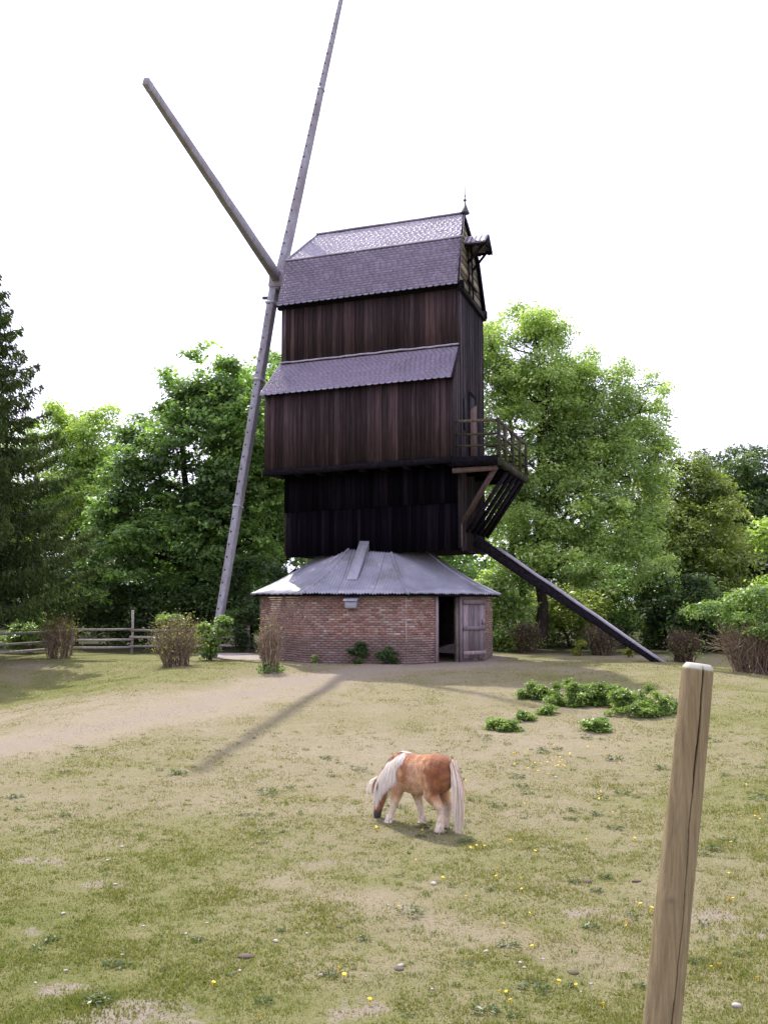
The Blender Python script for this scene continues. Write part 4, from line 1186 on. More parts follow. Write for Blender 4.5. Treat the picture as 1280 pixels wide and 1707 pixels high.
# ------------------------------------------------------------------ shrubs
def twig_shrub(label, base, h, w, nst, seed, leaves=0, leafpal=G_YEL, mat='twig', top_only=True, leaf=0.06, spread=1.0, name='pruned_shrub', group=None, flat_top=0.0, baseleaf=0):
    rng = np.random.default_rng(seed)
    base = np.asarray(base, float)
    root = empty(name, base); tag(root, label, 'shrub', group)
    tb = MB(); tips = []
    for k in range(nst):
        r0 = w * 0.27 * math.sqrt(rng.random()); a = rng.uniform(0, 6.283)
        b = np.array([r0 * math.cos(a), r0 * math.sin(a), -0.05])
        r1 = w * 0.5 * spread * rng.random() ** 0.6; a1 = a + rng.normal(0, 0.5)
        hh = h * (rng.uniform(0.6, 1.03) if not flat_top else rng.uniform(0.8, 1.0)) * (1 - 0.28 * (r1 / (w * .5)) ** 2)
        e = np.array([r1 * math.cos(a1), r1 * math.sin(a1), hh])
        P = limb_pts(rng, b, e, 6, 0.05, 0.10)
        tb.tube(P, np.linspace(0.016, 0.005, 6) * rng.uniform(0.7, 1.3), 4, tint=rng.random(), cap=False)
        tips.append(e)
        for _ in range(5):
            j = rng.integers(1, 5)
            dd = (P[-1] - P[j]); e2 = P[j] + dd * rng.uniform(0.3, 0.9) + rng.normal(0, 0.15, 3) * w
            e2[2] = min(e2[2], h)
            tb.tube(limb_pts(rng, P[j], e2, 4, 0.02, 0.1), np.linspace(0.009, 0.004, 4), 3, tint=rng.random(), cap=False)
            tips.append(e2)
    tb.build('stems', M[mat], root)
    if leaves:
        tips = np.array(tips)
        C = tips[rng.integers(len(tips), size=leaves)] + rng.normal(0, 0.07, (leaves, 3))
        if top_only:
            lo = rng.random(leaves) < 0.3; C[lo, 2] -= rng.uniform(0, h * .35, lo.sum())
        else:
            C[:, 2] *= rng.uniform(0.25, 1.02, leaves)
        pal = np.array(leafpal); T = rng.uniform(0, len(pal) - 1.01, leaves); i0 = T.astype(int); f = (T - i0)[:, None]
        V, F, c = leaf_quads(C, leaf * rng.uniform(.6, 1.4, leaves), rng.normal(size=(leaves, 3)) + [0, 0, .6], rng.normal(size=(leaves, 3)), pal[i0] * (1 - f) + pal[i0 + 1] * f)
        link(bpy.data.objects.new('leaves', np_mesh('leaves', V, F, M['leaf'], {'col': c})), root)
    if baseleaf:
        d = unit(rng, baseleaf); d[:, 2] = np.abs(d[:, 2])
        C = d * rng.uniform(0.5, 1.0, (baseleaf, 1)) * np.array([0.40, 0.40, 0.42])
        pal = np.array(G_BRIGHT); T = rng.uniform(0, 2.4, baseleaf); i0 = T.astype(int); f = (T - i0)[:, None]
        V, F, c = leaf_quads(C, 0.075 * rng.uniform(.6, 1.4, baseleaf), rng.normal(size=(baseleaf, 3)) + d, rng.normal(size=(baseleaf, 3)), pal[i0] * (1 - f) + pal[i0 + 1] * f)
        link(bpy.data.objects.new('base_leaves', np_mesh('base_leaves', V, F, M['leaf'], {'col': c})), root)
    return root

def on_ground(px, Y):
    q = at(px, 1000, Y); return (q[0], Y, float(gz(q[0], Y)))
GS = 'pruned shrubs around the mill mound'
twig_shrub('bare-stemmed pruned shrub in front of the rail fence', on_ground(99, 35), 1.60, 1.40, 64, 61, 800, G_MIX, group=GS)
twig_shrub('widest pruned shrub with many bare stems, right of the fence', on_ground(298, 31), 1.62, 1.70, 80, 62, 1100, G_MIX, group=GS)
twig_shrub('narrow bare shrub with green leaves round its foot before the brick wall', on_ground(452, 28.6), 1.72, 0.80, 52, 63, 110, G_YEL, group=GS, baseleaf=420)
twig_shrub('dense brown clipped shrub at the foot of the two-trunked tree', on_ground(875, 38.5), 1.25, 1.25, 110, 64, 700, G_OLIVE, 'twig_dark', False, 0.06, flat_top=1, group=GS)
twig_shrub('fan-shaped bare shrub under the tail pole', on_ground(1003, 37), 1.15, 1.45, 100, 65, 600, G_OLIVE, 'twig_dark', False, 0.06, flat_top=1, group=GS)
twig_shrub('rounded brown clipped shrub just right of the tail pole foot', on_ground(1136, 34), 1.15, 1.15, 110, 66, 700, G_OLIVE, 'twig_dark', False, 0.06, flat_top=1, group=GS)
r4 = twig_shrub('big hedge with bare stems below and bright leafy top at the right', on_ground(1258, 30.2), 1.65, 2.6, 150, 67, 0, mat='twig', group=GS, flat_top=1)
hb = np.array(r4.location)
rng = np.random.default_rng(68)
V, F, c, _ = crown(rng, [(hb[0], hb[1], hb[2] + 1.95, 1.6, 1.2, 0.72), (hb[0] + .1, hb[1] - .5, hb[2] + 1.5, 1.1, .5, .45), (hb[0] - 0.85, hb[1] - .2, hb[2] + 1.85, .65, .8, .45), (hb[0] + .9, hb[1], hb[2] + 2.1, 1.0, 1.0, .62)], 620, 26, 0.095, G_BRIGHT, spread=0.36, sub=16)
link(bpy.data.objects.new('crown', np_mesh('crown', V - hb, F, M['leaf'], {'col': c})), r4)

def leafy_shrub(label, base, lobes, n, leaf, pal, seed, name='leafy_shrub', per=24, spread=0.3, cat='shrub', group=None, stems=12):
    rng = np.random.default_rng(seed); base = np.asarray(base, float)
    root = empty(name, base); tag(root, label, cat, group)
    L = [(base[0] + l[0], base[1] + l[1], base[2] + l[2], l[3], l[3], l[4]) for l in lobes]
    V, F, c, S = crown(rng, L, n, per, leaf, pal, spread=spread, sub=14)
    V = V - base; V[:, 2] = np.maximum(V[:, 2], -0.02)
    link(bpy.data.objects.new('leaves', np_mesh('leaves', V, F, M['leaf'], {'col': c})), root)
    if stems:
        tb = MB()
        for k in range(stems):
            s = S[rng.integers(len(S)), :3] - base
            tb.tube(limb_pts(rng, (rng.normal(0, .05), rng.normal(0, .05), -.05), s, 5, 0.03, 0.08), np.linspace(0.02, 0.006, 5), 4, cap=False)
        tb.build('stems', M['twig_dark'], root)
    return root
leafy_shrub('rounded light green shrub behind the fence corner', on_ground(55, 38.2), [(0, 0, 1.05, 0.80, 0.85), (-.2, 0, .6, .7, .6)], 240, 0.10, G_BRIGHT, 71)
leafy_shrub('thin bright green shrub at the foot of the lower sail arm', on_ground(352, 34.0), [(0.1, 0, 0.85, 0.42, 0.40), (0.35, 0, 1.15, .28, .25), (-.05, 0, .45, .3, .35)], 90, 0.13, G_BRIGHT, 72, stems=9)
leafy_shrub('green shoots growing through the widest pruned shrub', (on_ground(285, 31.8)), [(0, 0, 1.55, 0.38, 0.30), (0.25, -.3, .75, .25, .3)], 60, 0.11, G_BRIGHT, 73, stems=8)
leafy_shrub('dusky green bush between sail foot and brick wall', on_ground(405, 39), [(0, 0, 0.9, 0.55, 0.9), (0.2, 0, 1.5, .35, .4)], 200, 0.09, G_DARK, 74)
GW = 'dark weeds growing against the brick wall'
def wallpt(px, dy):
    # in front of the front facet
    a, b = cor[3], cor[2]; best = None
    for t in np.linspace(0, 1, 200):
        q = a + (b - a) * t + np.array([CXR, CYR, 0])
        x = 640 + FPX * q[0] / q[1]
        if best is None or abs(x - px) < best[0]: best = (abs(x - px), q)
    q = best[1]; return (q[0] - 0.05, q[1] - dy, float(gz(q[0], q[1] - dy)))
leafy_shrub('dark leafy weed clump against the brick wall below the vent box', wallpt(601, .32), [(0, 0, 0.30, 0.30, 0.33)], 110, 0.06, G_DARK, 75, name='weed_clump', cat='weed', group=GW, spread=.16, stems=5)
leafy_shrub('wider dark weed clump against the brick wall nearer the doorway', wallpt(650, .32), [(-.08, 0, 0.25, 0.28, 0.27), (0.16, 0, .22, .24, .25)], 120, 0.06, G_DARK, 76, name='weed_clump', cat='weed', group=GW, spread=.16, stems=5)
leafy_shrub('tiny green weed at the brick wall foot left of the clumps', wallpt(531, .2), [(0, 0, 0.12, 0.11, 0.12)], 26, 0.05, G_ASH, 77, name='weed_clump', cat='weed', group=GW, spread=.1, stems=3)
leafy_shrub('small yellow-green plant left of the fan-shaped bare shrub', on_ground(967, 36.5), [(0, 0, 0.25, 0.25, 0.25)], 50, 0.08, G_YEL, 78, name='young_plant', cat='plant', spread=.15, stems=4)
leafy_shrub('slim yellow-green sapling under the lower end of the tail pole', on_ground(1046, 35.5), [(0, 0, 0.22, 0.12, 0.26)], 26, 0.08, G_YEL, 79, name='young_plant', cat='plant', spread=.12, stems=3)

# nettle patches on the bank right of the pony
GN = 'nettle patches on the bank'
def patch(label, px, py, w, h, n, seed, pal=G_NETTLE, leaf=0.055):
    b = ghit(px, py); k = b[1] / FPX
    rw = w * k / 2; rh = h * k * 0.78
    rng = np.random.default_rng(seed)
    lobes = []
    for i in range(max(5, int(n / 16))):
        a_ = rng.uniform(0, 6.283); q = math.sqrt(rng.random())
        hh = rh * rng.uniform(0.35, 1.0) * (1 - 0.6 * q * q)
        lobes.append((rw * q * math.cos(a_), rw * 0.75 * q * math.sin(a_), hh * 0.45, rng.uniform(0.10, 0.20), hh * 0.55 + 0.03))
    leafy_shrub(label, b, lobes, int(n * 1.5), leaf, pal, seed, name='nettle_patch', cat='weeds', group=GN, spread=0.13, per=18, stems=0)
patch('leftmost of the four large nettle patches on the bank', 893, 1165, 58, 40, 190, 81)
patch('large rounded nettle patch, second from the left on the bank', 948, 1176, 74, 66, 320, 82)
patch('nettle patch in the middle of the row on the bank', 994, 1174, 84, 60, 330, 83)
patch('widest nettle patch nearest the wooden post on the bank', 1066, 1188, 124, 66, 500, 84)
patch('low loose nettle patch below the row on the bank', 980, 1216, 54, 36, 150, 85)
patch('small nettle patch lowest on the left of the bank', 835, 1216, 54, 34, 140, 86)
patch('tiny nettle tuft under the gap in the row', 915, 1190, 32, 22, 60, 87)
patch('small flat nettle tuft between the low patch and the row', 872, 1200, 22, 17, 40, 88)

# ------------------------------------------------------------------ rail fence
fence = empty('rail_fence', gpt(120, 37)); tag(fence, 'weathered three-rail wooden fence at the left wood edge', 'fence')
fo = np.array(fence.location)
A0 = np.array([-14.6, 32.4, 0]); A1 = np.array([-11.40, 37.0, 0]); A2 = np.array([-9.44, 38.0, 0]); A3 = np.array([-6.6, 38.6, 0]); A4 = np.array([-5.2, 38.8, 0])
def gp(q): return np.array([q[0], q[1], float(gz(q[0], q[1]))])
for a, b, hs in ((A0, A1, (0.28, 0.56, 0.92)), (A1, A2, (0.24, 0.52, 0.90)), (A2, A3, (0.26, 0.60, 0.86)), (A3, A4, (0.26, 0.58, 0.86))):
    for h in hs:
        p, q = gp(a) + [0, 0, h + random.uniform(-.02, .02)], gp(b) + [0, 0, h + random.uniform(-.02, .02)]
        d = (q - p) / np.linalg.norm(q - p)
        m = MB(); P = limb_pts(RNG, p - d * .08 - fo, q + d * .08 - fo, 5, -0.006, 0.004); m.tube(P, [0.048, .046, .044, .045, .042], 7); m.build('rail', M['rail'], fence, smooth=True)
for q, h in ((A0, 1.0), (A1, 0.98), (A2, 1.62), (A3, 1.0), (A4, 1.0)):
    g = gp(q) - fo + [0.0, 0.07, 0]
    m = MB(); m.tube([g - [0, 0, .2], g + [.02, 0, h * .5], g + [0.01, 0, h]], [0.055, .05, .046], 8); m.build('post', M['rail'], fence, smooth=True)

# pale trodden path at the left of the roundhouse
P0 = [(-5.9, 34.9), (-4.9, 34.2), (-4.2, 33.9), (-4.25, 36.5), (-4.9, 38.2), (-6.6, 38.0), (-6.8, 36.4)]
m = MB(); cxx, cyy = np.mean(P0, 0)
V = []; F = []
ringN = 28
for j, s in enumerate((0.0, 0.4, 0.75, 1.0)):
    for i in range(ringN):
        t = i / ringN * len(P0); k = int(t); f = t - k
        p = np.array(P0[k]) * (1 - f) + np.array(P0[(k + 1) % len(P0)]) * f
        p = np.array([cxx, cyy]) + (p - [cxx, cyy]) * s * (1 + 0.10 * math.sin(i * 2.3) * (s == 1))
        V.append((p[0], p[1], float(gz(p[0], p[1])) + (0.035 if s < 1 else -0.01)))
for j in range(3):
    for i in range(ringN):
        k = (i + 1) % ringN; F.append([j * ringN + i, j * ringN + k, (j + 1) * ringN + k, (j + 1) * ringN + i])
o = link(bpy.data.objects.new('path', np_mesh('path', V, np.array(F), M['slab'], None, True))); tag(o, kind='structure')

# ------------------------------------------------------------------ foreground post
def post_mat():
    m, nt, bs, _ = new_mat('weathered_round_post')
    tc = nt.nodes.new('ShaderNodeTexCoord')
    g1 = noise(nt, 7, 6, 0.7, (10, 10, 0.35), dist=0.6)
    g2 = noise(nt, 2.2, 3, 0.6, (1, 1, 0.6))
    g3 = noise(nt, 46, 5, 0.75, (3, 3, 0.10))
    c = ramp(nt, g1, [(0.25, (0.120, 0.088, 0.042)), (0.5, (0.205, 0.158, 0.080)), (0.78, (0.295, 0.235, 0.130))])
    c = mixc(nt, ramp(nt, g2, [(0.42, (0, 0, 0)), (0.7, (0.6, 0.6, 0.6))]), c, (0.205, 0.172, 0.105))
    c = mixc(nt, 0.5, c, ramp(nt, g3, [(0.30, (0.35,) * 3), (0.42, (0.85,) * 3), (0.75, (1.3,) * 3)]), 'MULTIPLY')
    crack = attr(nt, 'crack')
    c = mixc(nt, crack, c, (0.035, 0.022, 0.015))
    cap = attr(nt, 'cap')
    c = mixc(nt, cap, c, (0.36, 0.36, 0.29))
    kn = attr(nt, 'knot')
    c = mixc(nt, kn, c, (0.13, 0.09, 0.06))
    nt.links.new(c, bs.inputs['Base Color']); bs.inputs['Roughness'].default_value = 0.85
    bs.inputs['Specular IOR Level'].default_value = 0.2
    bump(nt, bs, math_(nt, 'ADD', g1, math_(nt, 'MULTIPLY', g3, .6)), 0.35, 0.006)
    return m
M['post'] = post_mat()
ptop, pbot = at(1163, 1106, 3.3), at(1101, 1720, 3.3)
pdir = (ptop - pbot) / np.linalg.norm(ptop - pbot)
pground = pbot - pdir * ((pbot[2] - 0.34) / pdir[2])
Lp = np.linalg.norm(ptop - pground)
NR, NS = 220, 200
V = []; crk = []; capa = []; knot = []
ex = np.array([1, 0, 0.0]); ex = ex - pdir * ex.dot(pdir); ex /= np.linalg.norm(ex); ey = np.cross(pdir, ex)    # ey points away from the viewer
rng = np.random.default_rng(9)
prof_r = []
for i in range(NR + 1):
    s = Lp * i / NR
    # crack wanders from the right of centre at the top to the right lower down
    cang = -math.pi / 2 + 0.12 + 0.28 * math.sin(s * 2.1 + 0.6) * 0.25 + 0.05 * math.sin(s * 11) + 0.02 * math.sin(s * 31) + 0.30 * (Lp - s) * 0.35
    top = s > Lp - 0.016
    r = 0.0515 + 0.0022 * math.sin(s * 3.1) + 0.0035 * (Lp - s)
    if top: r -= (s - (Lp - 0.016)) * 0.75
    width = (0.060 + 0.022 * math.sin(s * 5 + 1) + 0.012 * math.sin(s * 17)) * (0.62 + 0.38 * (s > Lp - .40))
    for j in range(NS):
        a = 2 * math.pi * j / NS
        da = (a - cang + math.pi) % (2 * math.pi) - math.pi
        cr = max(0.0, 1 - abs(da) / max(width, 0.034))
        # knot
        kd = math.hypot((((a - (-math.pi / 2 - 0.45)) + math.pi) % (2 * math.pi) - math.pi) * 0.052, s - (Lp - 0.74))
        rr = r + 0.0018 * math.sin(3 * a + s * 2) + 0.0012 * math.sin(7 * a + s * 9) - 0.022 * (cr > 0) * min(1, cr * 1.6) + 0.004 * math.exp(-(kd / 0.02) ** 2)
        V.append(pground + pdir * s + ex * rr * math.cos(a) + ey * rr * math.sin(a))
        crk.append(min(1, cr * 2.2)); capa.append(1.0 if top else 0.0); knot.append(0.85 * math.exp(-(kd / 0.010) ** 2))
F = []
for i in range(NR):
    for j in range(NS):
        k = (j + 1) % NS; F.append([i * NS + j, i * NS + k, (i + 1) * NS + k, (i + 1) * NS + j])
V.append(ptop + pdir * 0.001); crk.append(0); capa.append(1); knot.append(0)
FT = [[NR * NS + j, NR * NS + (j + 1) % NS, len(V) - 1] for j in range(NS)]
V = np.array(V)
po = link(bpy.data.objects.new('wooden_post', np_mesh('wooden_post', V - pground, [np.array(F), np.array(FT)], M['post'], {'crack': np.array(crk), 'cap': np.array(capa), 'knot': np.array(knot)}, True)))
po.location = pground - pdir * 0.0
tag(po, 'leaning round wooden fence post with a long crack in the foreground', 'post')

# ------------------------------------------------------------------ the pony
def make_pony():
    g = ghit(700, 1384)
    root = empty('pony', (0, 0, 0))
    tag(root, 'chestnut pony with cream mane and tail grazing on the paddock', 'pony')
    YAWP = rad(146)
    root.rotation_euler = (0, 0, YAWP)
    rump = ghit(752, 1388)
    root.location = (rump[0], rump[1], rump[2])
    fw = np.array([math.cos(YAWP), math.sin(YAWP), 0])
    parts = MB()
    def loft(st, n=14):
        """stations: (x, y, z, ry, rz, tilt direction dx,dz)"""
        V = []; m = len(st); F = []
        P = np.array([s[:3] for s in st], float)
        T = np.gradient(P, axis=0); T /= np.linalg.norm(T, axis=1, keepdims=True)
        for i, s in enumerate(st):
            lat = np.array([0, 1.0, 0]); up = np.cross(T[i], lat); up /= np.linalg.norm(up)
            lat = np.cross(up, T[i])
            for a in np.linspace(0, 2 * math.pi, n, endpoint=False):
                V.append(P[i] + lat * s[3] * math.cos(a) + up * s[4] * math.sin(a))
        for i in range(m - 1):
            for j in range(n):
                k = (j + 1) % n; F.append([i * n + j, i * n + k, (i + 1) * n + k, (i + 1) * n + j])
        F.append(list(range(n))[::-1]); F.append([(m - 1) * n + j for j in range(n)])
        parts.add(V, F)
    # barrel
    loft([(-0.03, 0, .74, .05, .08), (0.0, 0, .73, .12, .15), (.07, 0, .725, .195, .215), (.18, 0, .715, .220, .245), (.32, 0, .682, .232, .25), (.46, 0, .665, .236, .255), (.58, 0, .672, .222, .252), (.69, 0, .69, .20, .235), (.78, 0, .69, .145, .185), (.83, 0, .67, .08, .11)], 20)
    # neck and head
    loft([(.62, 0, .80, .12, .15), (.74, 0, .745, .115, .19), (.86, 0, .65, .095, .165), (.97, 0, .555, .08, .135), (1.05, 0, .485, .07, .11)], 14)
    loft([(1.07, 0, .545, .05, .05), (1.075, 0, .49, .078, .095), (1.07, 0, .41, .082, .115), (1.075, 0, .33, .076, .105), (1.09, 0, .24, .058, .078), (1.105, 0, .16, .05, .06), (1.115, 0, .10, .052, .056), (1.12, 0, .055, .046, .046), (1.12, 0, .03, .03, .03)], 14)
    def leg(pts):
        loft([(p[0], p[1], p[2], p[3], p[3] * 1.05) for p in pts], 10)
    # fore legs: the near one reaches forward, the far one trails
    leg([(.70, .08, .66, .09), (.715, .115, .50, .09), (.745, .13, .36, .062), (.775, .125, .27, .05), (.81, .12, .17, .036), (.84, .12, .10, .042), (.87, .12, .05, .048), (.885, .12, .0, .058), (.887, .12, -.012, .056)])
    leg([(.66, -.08, .66, .09), (.62, -.115, .50, .09), (.575, -.13, .36, .062), (.545, -.125, .28, .05), (.51, -.12, .17, .036), (.50, -.12, .10, .042), (.505, -.12, .05, .048), (.515, -.12, .0, .058), (.517, -.12, -.012, .056)])
    # hind legs with stifle forward and hock backward
    leg([(.16, .10, .70, .10), (.20, .135, .56, .115), (.20, .15, .46, .10), (.12, .145, .36, .066), (.06, .14, .30, .056), (.06, .135, .20, .040), (.075, .135, .11, .044), (.10, .135, .05, .050), (.115, .135, .0, .058), (.117, .135, -.012, .056)])
    leg([(.16, -.10, .70, .10), (.21, -.135, .56, .115), (.23, -.15, .46, .10), (.17, -.145, .36, .066), (.12, -.14, .30, .056), (.125, -.135, .20, .040), (.145, -.135, .11, .044), (.165, -.135, .05, .050), (.18, -.135, .0, .058), (.182, -.135, -.012, .056)])
    # ears
    for sy in (-1, 1):
        loft([(1.06, .045 * sy, .555, .028, .02), (1.035, .080 * sy, .53, .032, .024), (1.03, .118 * sy, .48, .026, .020), (1.035, .140 * sy, .42, .010, .008)], 8)
    me0 = parts.mesh('body_raw', None)
    tmp = bpy.data.objects.new('body_raw', me0); COL.objects.link(tmp)
    rm = tmp.modifiers.new('r', 'REMESH'); rm.mode = 'VOXEL'; rm.voxel_size = 0.0115; rm.use_smooth_shade = True
    sm = tmp.modifiers.new('s', 'SMOOTH'); sm.factor = 0.5; sm.iterations = 12
    dg = bpy.context.evaluated_depsgraph_get(); dg.update()
    me = bpy.data.meshes.new_from_object(tmp.evaluated_get(dg))
    bpy.data.objects.remove(tmp)
    me.name = 'body'
    n = len(me.vertices); co = np.empty(n * 3, np.float32); me.vertices.foreach_get('co', co); co = co.reshape(-1, 3)
    x, y, z = co.T
    nz = fbm(x * 9 + 20, z * 9 + 20 + y * 3, 3, 4) - 0.5
    n2 = fbm(x * 28 + 5, z * 14 + 9, 13, 3) - 0.5
    chest = np.array([0.25, 0.098, 0.034]); red = np.array([0.20, 0.070, 0.024]); pale = np.array([0.50, 0.34, 0.21]); cream = np.array([0.66, 0.56, 0.44]); dark = np.array([0.045, 0.036, 0.038]); tan = np.array([0.42, 0.235, 0.11])
    col = np.tile(tan, (n, 1))
    def mix(w, c):
        nonlocal col
        w = np.clip(w, 0, 1)[:, None]; col = col * (1 - w) + c * w
    mix(sstep(0.62, 0.84, z + 0.9 * nz), chest)
    mix(sstep(0.30, 0.16, x) * sstep(0.44, 0.62, z + .3 * nz) * 0.9, red)
    mix(sstep(0.62, 0.72, x) * sstep(.45, .6, z + .3 * nz) * 0.75, chest)
    mix(sstep(0.14, 0.0, np.abs(x - .45 + .3 * nz) - .06) * sstep(0.90, 0.80, z) * 0.45, pale)
    mix(sstep(0.56, 0.46, z + 0.2 * nz) * sstep(.18, .26, x) * sstep(.72, .6, x) * 0.85, pale)
    legm = sstep(0.44, 0.22, z + 0.16 * nz) * (x < 0.98)
    mix(legm * 0.85, cream)
    mix(sstep(0.035, 0.02, z) * (x < .98), np.array([0.16, 0.13, 0.11]))
    headm = sstep(0.955, 1.0, x)
    mix(headm, np.array([0.27, 0.12, 0.055]))
    mix(headm * sstep(0.20, 0.11, z), dark)
    mix(headm * (z > .36) * sstep(.088, .096, np.abs(y)) * 0.9, np.array([0.07, 0.035, 0.025]))
    col = col * (1 + 0.9 * n2)[:, None]
    ca = me.attributes.new('col', 'FLOAT_COLOR', 'POINT')
    ca.data.foreach_set('color', np.concatenate([np.clip(col, 0, 1), np.ones((n, 1))], 1).astype(np.float32).ravel())
    m, nt, bs, _ = new_mat('pony_coat')
    c = attr(nt, 'col', 'Color'); fur = noise(nt, 60, 4, 0.7, (1, 1, 0.35))
    c = mixc(nt, 0.6, c, ramp(nt, fur, [(0.3, (0.62,) * 3), (0.7, (1.3,) * 3)]), 'MULTIPLY')
    nt.links.new(c, bs.inputs['Base Color']); bs.inputs['Roughness'].default_value = 0.75; bs.inputs['Specular IOR Level'].default_value = 0.2
    bs.inputs['Sheen Weight'].default_value = 0.15
    bump(nt, bs, fur, 0.5, 0.01)
    me.materials.clear(); me.materials.append(m)
    link(bpy.data.objects.new('body', me), root)
    # short coat hair over the body
    me.calc_loop_triangles()
    rngf = np.random.default_rng(12)
    vn = np.empty(n * 3, np.float32); me.vertices.foreach_get('normal', vn); vn = vn.reshape(-1, 3)
    pick = rngf.integers(0, n, 15000)
    Pc = co[pick] + rngf.normal(0, 0.004, (15000, 3)); Nn = vn[pick]
    down = np.array([-0.55, 0, -0.85]) + rngf.normal(0, .35, (15000, 3))
    tdir = down - Nn * np.sum(down * Nn, 1, keepdims=True); tdir /= np.linalg.norm(tdir, axis=1, keepdims=True) + 1e-9
    sd = np.cross(tdir, Nn)
    ln = rngf.uniform(0.012, 0.03, (15000, 1)) * np.where(co[pick][:, 2:3] > .35, 1.0, .6); wd = 0.0022
    Vf = np.stack([Pc - sd * wd, Pc + sd * wd, Pc + tdir * ln + Nn * ln * .32], 1).reshape(-1, 3)
    Cf = np.repeat(np.clip(col[pick] * rngf.uniform(0.7, 1.45, (15000, 1)), 0, 1), 3, 0)
    coat = (Vf, np.arange(45000).reshape(-1, 3), Cf)
    # hair
    mh, nt, bs, out = new_mat('pony_hair')
    c = attr(nt, 'col', 'Color'); nt.links.new(c, bs.inputs['Base Color']); bs.inputs['Roughness'].default_value = 0.6
    rng = np.random.default_rng(4)
    def strands(name, roots, path, ncol, width=0.0055, seg=7):
        V = []; F = []; C = []
        for i, r in enumerate(roots):
            P = path(np.asarray(r, float), i)
            d = P[-1] - P[0]; s = np.cross(d, rng.normal(size=3)); s /= np.linalg.norm(s) + 1e-9
            w = width * rng.uniform(.6, 1.3)
            b = len(V); col = ncol(i)
            for k, p in enumerate(P):
                ww = w * (1 - 0.75 * (k / (len(P) - 1)) ** 2)
                V += [p - s * ww / 2, p + s * ww / 2]; C += [col, col]
                if k: F.append([b + 2 * k - 2, b + 2 * k - 1, b + 2 * k + 1, b + 2 * k])
        link(bpy.data.objects.new(name, np_mesh(name, V, np.array(F), mh, {'col': np.array(C)})), root)
    cream_ = lambda i: np.array([0.86, 0.80, 0.70]) * rng.uniform(0.8, 1.08)
    link(bpy.data.objects.new('coat_hair', np_mesh('coat_hair', coat[0], coat[1], mh, {'col': coat[2]})), root)
    # mane: from the crest, falling over the near (left) side
    def crest(t):
        return np.array([np.interp(t, [0, .25, .6, 1], [.60, .74, .92, 1.06]), 0.0, np.interp(t, [0, .25, .6, 1], [.925, .938, .828, .62])])
    R = [crest(t) for t in rng.uniform(0.02, 1.0, 2600)]
    def mpath(r, i):
        near = 1 if rng.random() < 0.72 else -1
        L = rng.uniform(0.26, 0.46) * (0.5 if r[0] < .68 else 1.0)
        t = np.linspace(0, 1, 8)
        wide = 0.150 + 0.070 * float(np.clip((0.95 - r[0]) / 0.2, 0, 1))
        y = near * (-0.03 + wide * np.sin(np.clip(t * 1.7, 0, math.pi / 2))) + rng.normal(0, .008)
        z = r[2] + 0.015 * np.sin(t * 3) - L * t ** 1.2
        x = r[0] + (0.02 + rng.normal(0, .02)) * t
        return np.stack([x, y, z], 1)
    strands('mane', R, mpath, cream_)
    R = [(1.085 + rng.normal(0, .01), rng.normal(0, .03), .575 + rng.normal(0, .01)) for _ in range(170)]
    def fpath(r, i):
        L = rng.uniform(0.14, 0.26); t = np.linspace(0, 1, 7)
        return np.stack([r[0] + 0.085 * np.sin(np.clip(t * 1.9, 0, 1.57)) + 0.01 * t, r[1] * (1 + 1.2 * t), r[2] + .02 * np.sin(t * 3) - L * t ** 1.3], 1)
    strands('forelock', R, fpath, cream_)
    R = [(-0.035 + rng.normal(0, .012), rng.normal(0, .022), .84 + rng.normal(0, .02)) for _ in range(1500)]
    def tpath(r, i):
        L = rng.uniform(0.60, 0.83); t = np.linspace(0, 1, 9); f = rng.normal(0, 1); g = rng.normal(0, 1)
        return np.stack([r[0] - 0.07 * np.sin(np.clip(t * 2.2, 0, 1.57)) + 0.018 * g * np.sin(t * 2.6), r[1] + 0.028 * f * np.sin(t * 2.5) + .01 * f * t, r[2] - L * t ** 1.12], 1)
    def tcol(i):
        return (np.array([0.50, 0.27, 0.11]) if rng.random() < 0.22 else np.array([0.82, 0.75, 0.63])) * rng.uniform(0.8, 1.08)
    strands('tail', R, tpath, tcol)
    # fetlock feathers
    def ffp(r, i):
        t = np.linspace(0, 1, 4); return np.stack([r[0] + (0.02 - .03 * rng.random()) * t, r[1] * (1 + .08 * t), r[2] - rng.uniform(.05, .09) * t], 1)
    for (fx, fy) in ((.84, .12), (.50, -.12), (.075, .135), (.145, -.135)):
        R = []
        for _ in range(60):
            a = rng.uniform(0, 6.28); R.append((fx + .04 * math.cos(a), fy + .04 * math.sin(a), rng.uniform(.07, .15)))
        strands('feather', R, ffp, cream_, 0.012)
    # eye
    for sy in (1, -1):
        m = MB(); m.tube([(1.105, .066 * sy, .385), (1.105, .072 * sy, .385), (1.105, .076 * sy, .385)], [0.018, 0.016, 0.006], 8); m.build('eye', M['iron'], root, smooth=True)
    return root
pony = make_pony()

# ------------------------------------------------------------------ paddock details
rng = np.random.default_rng(21)
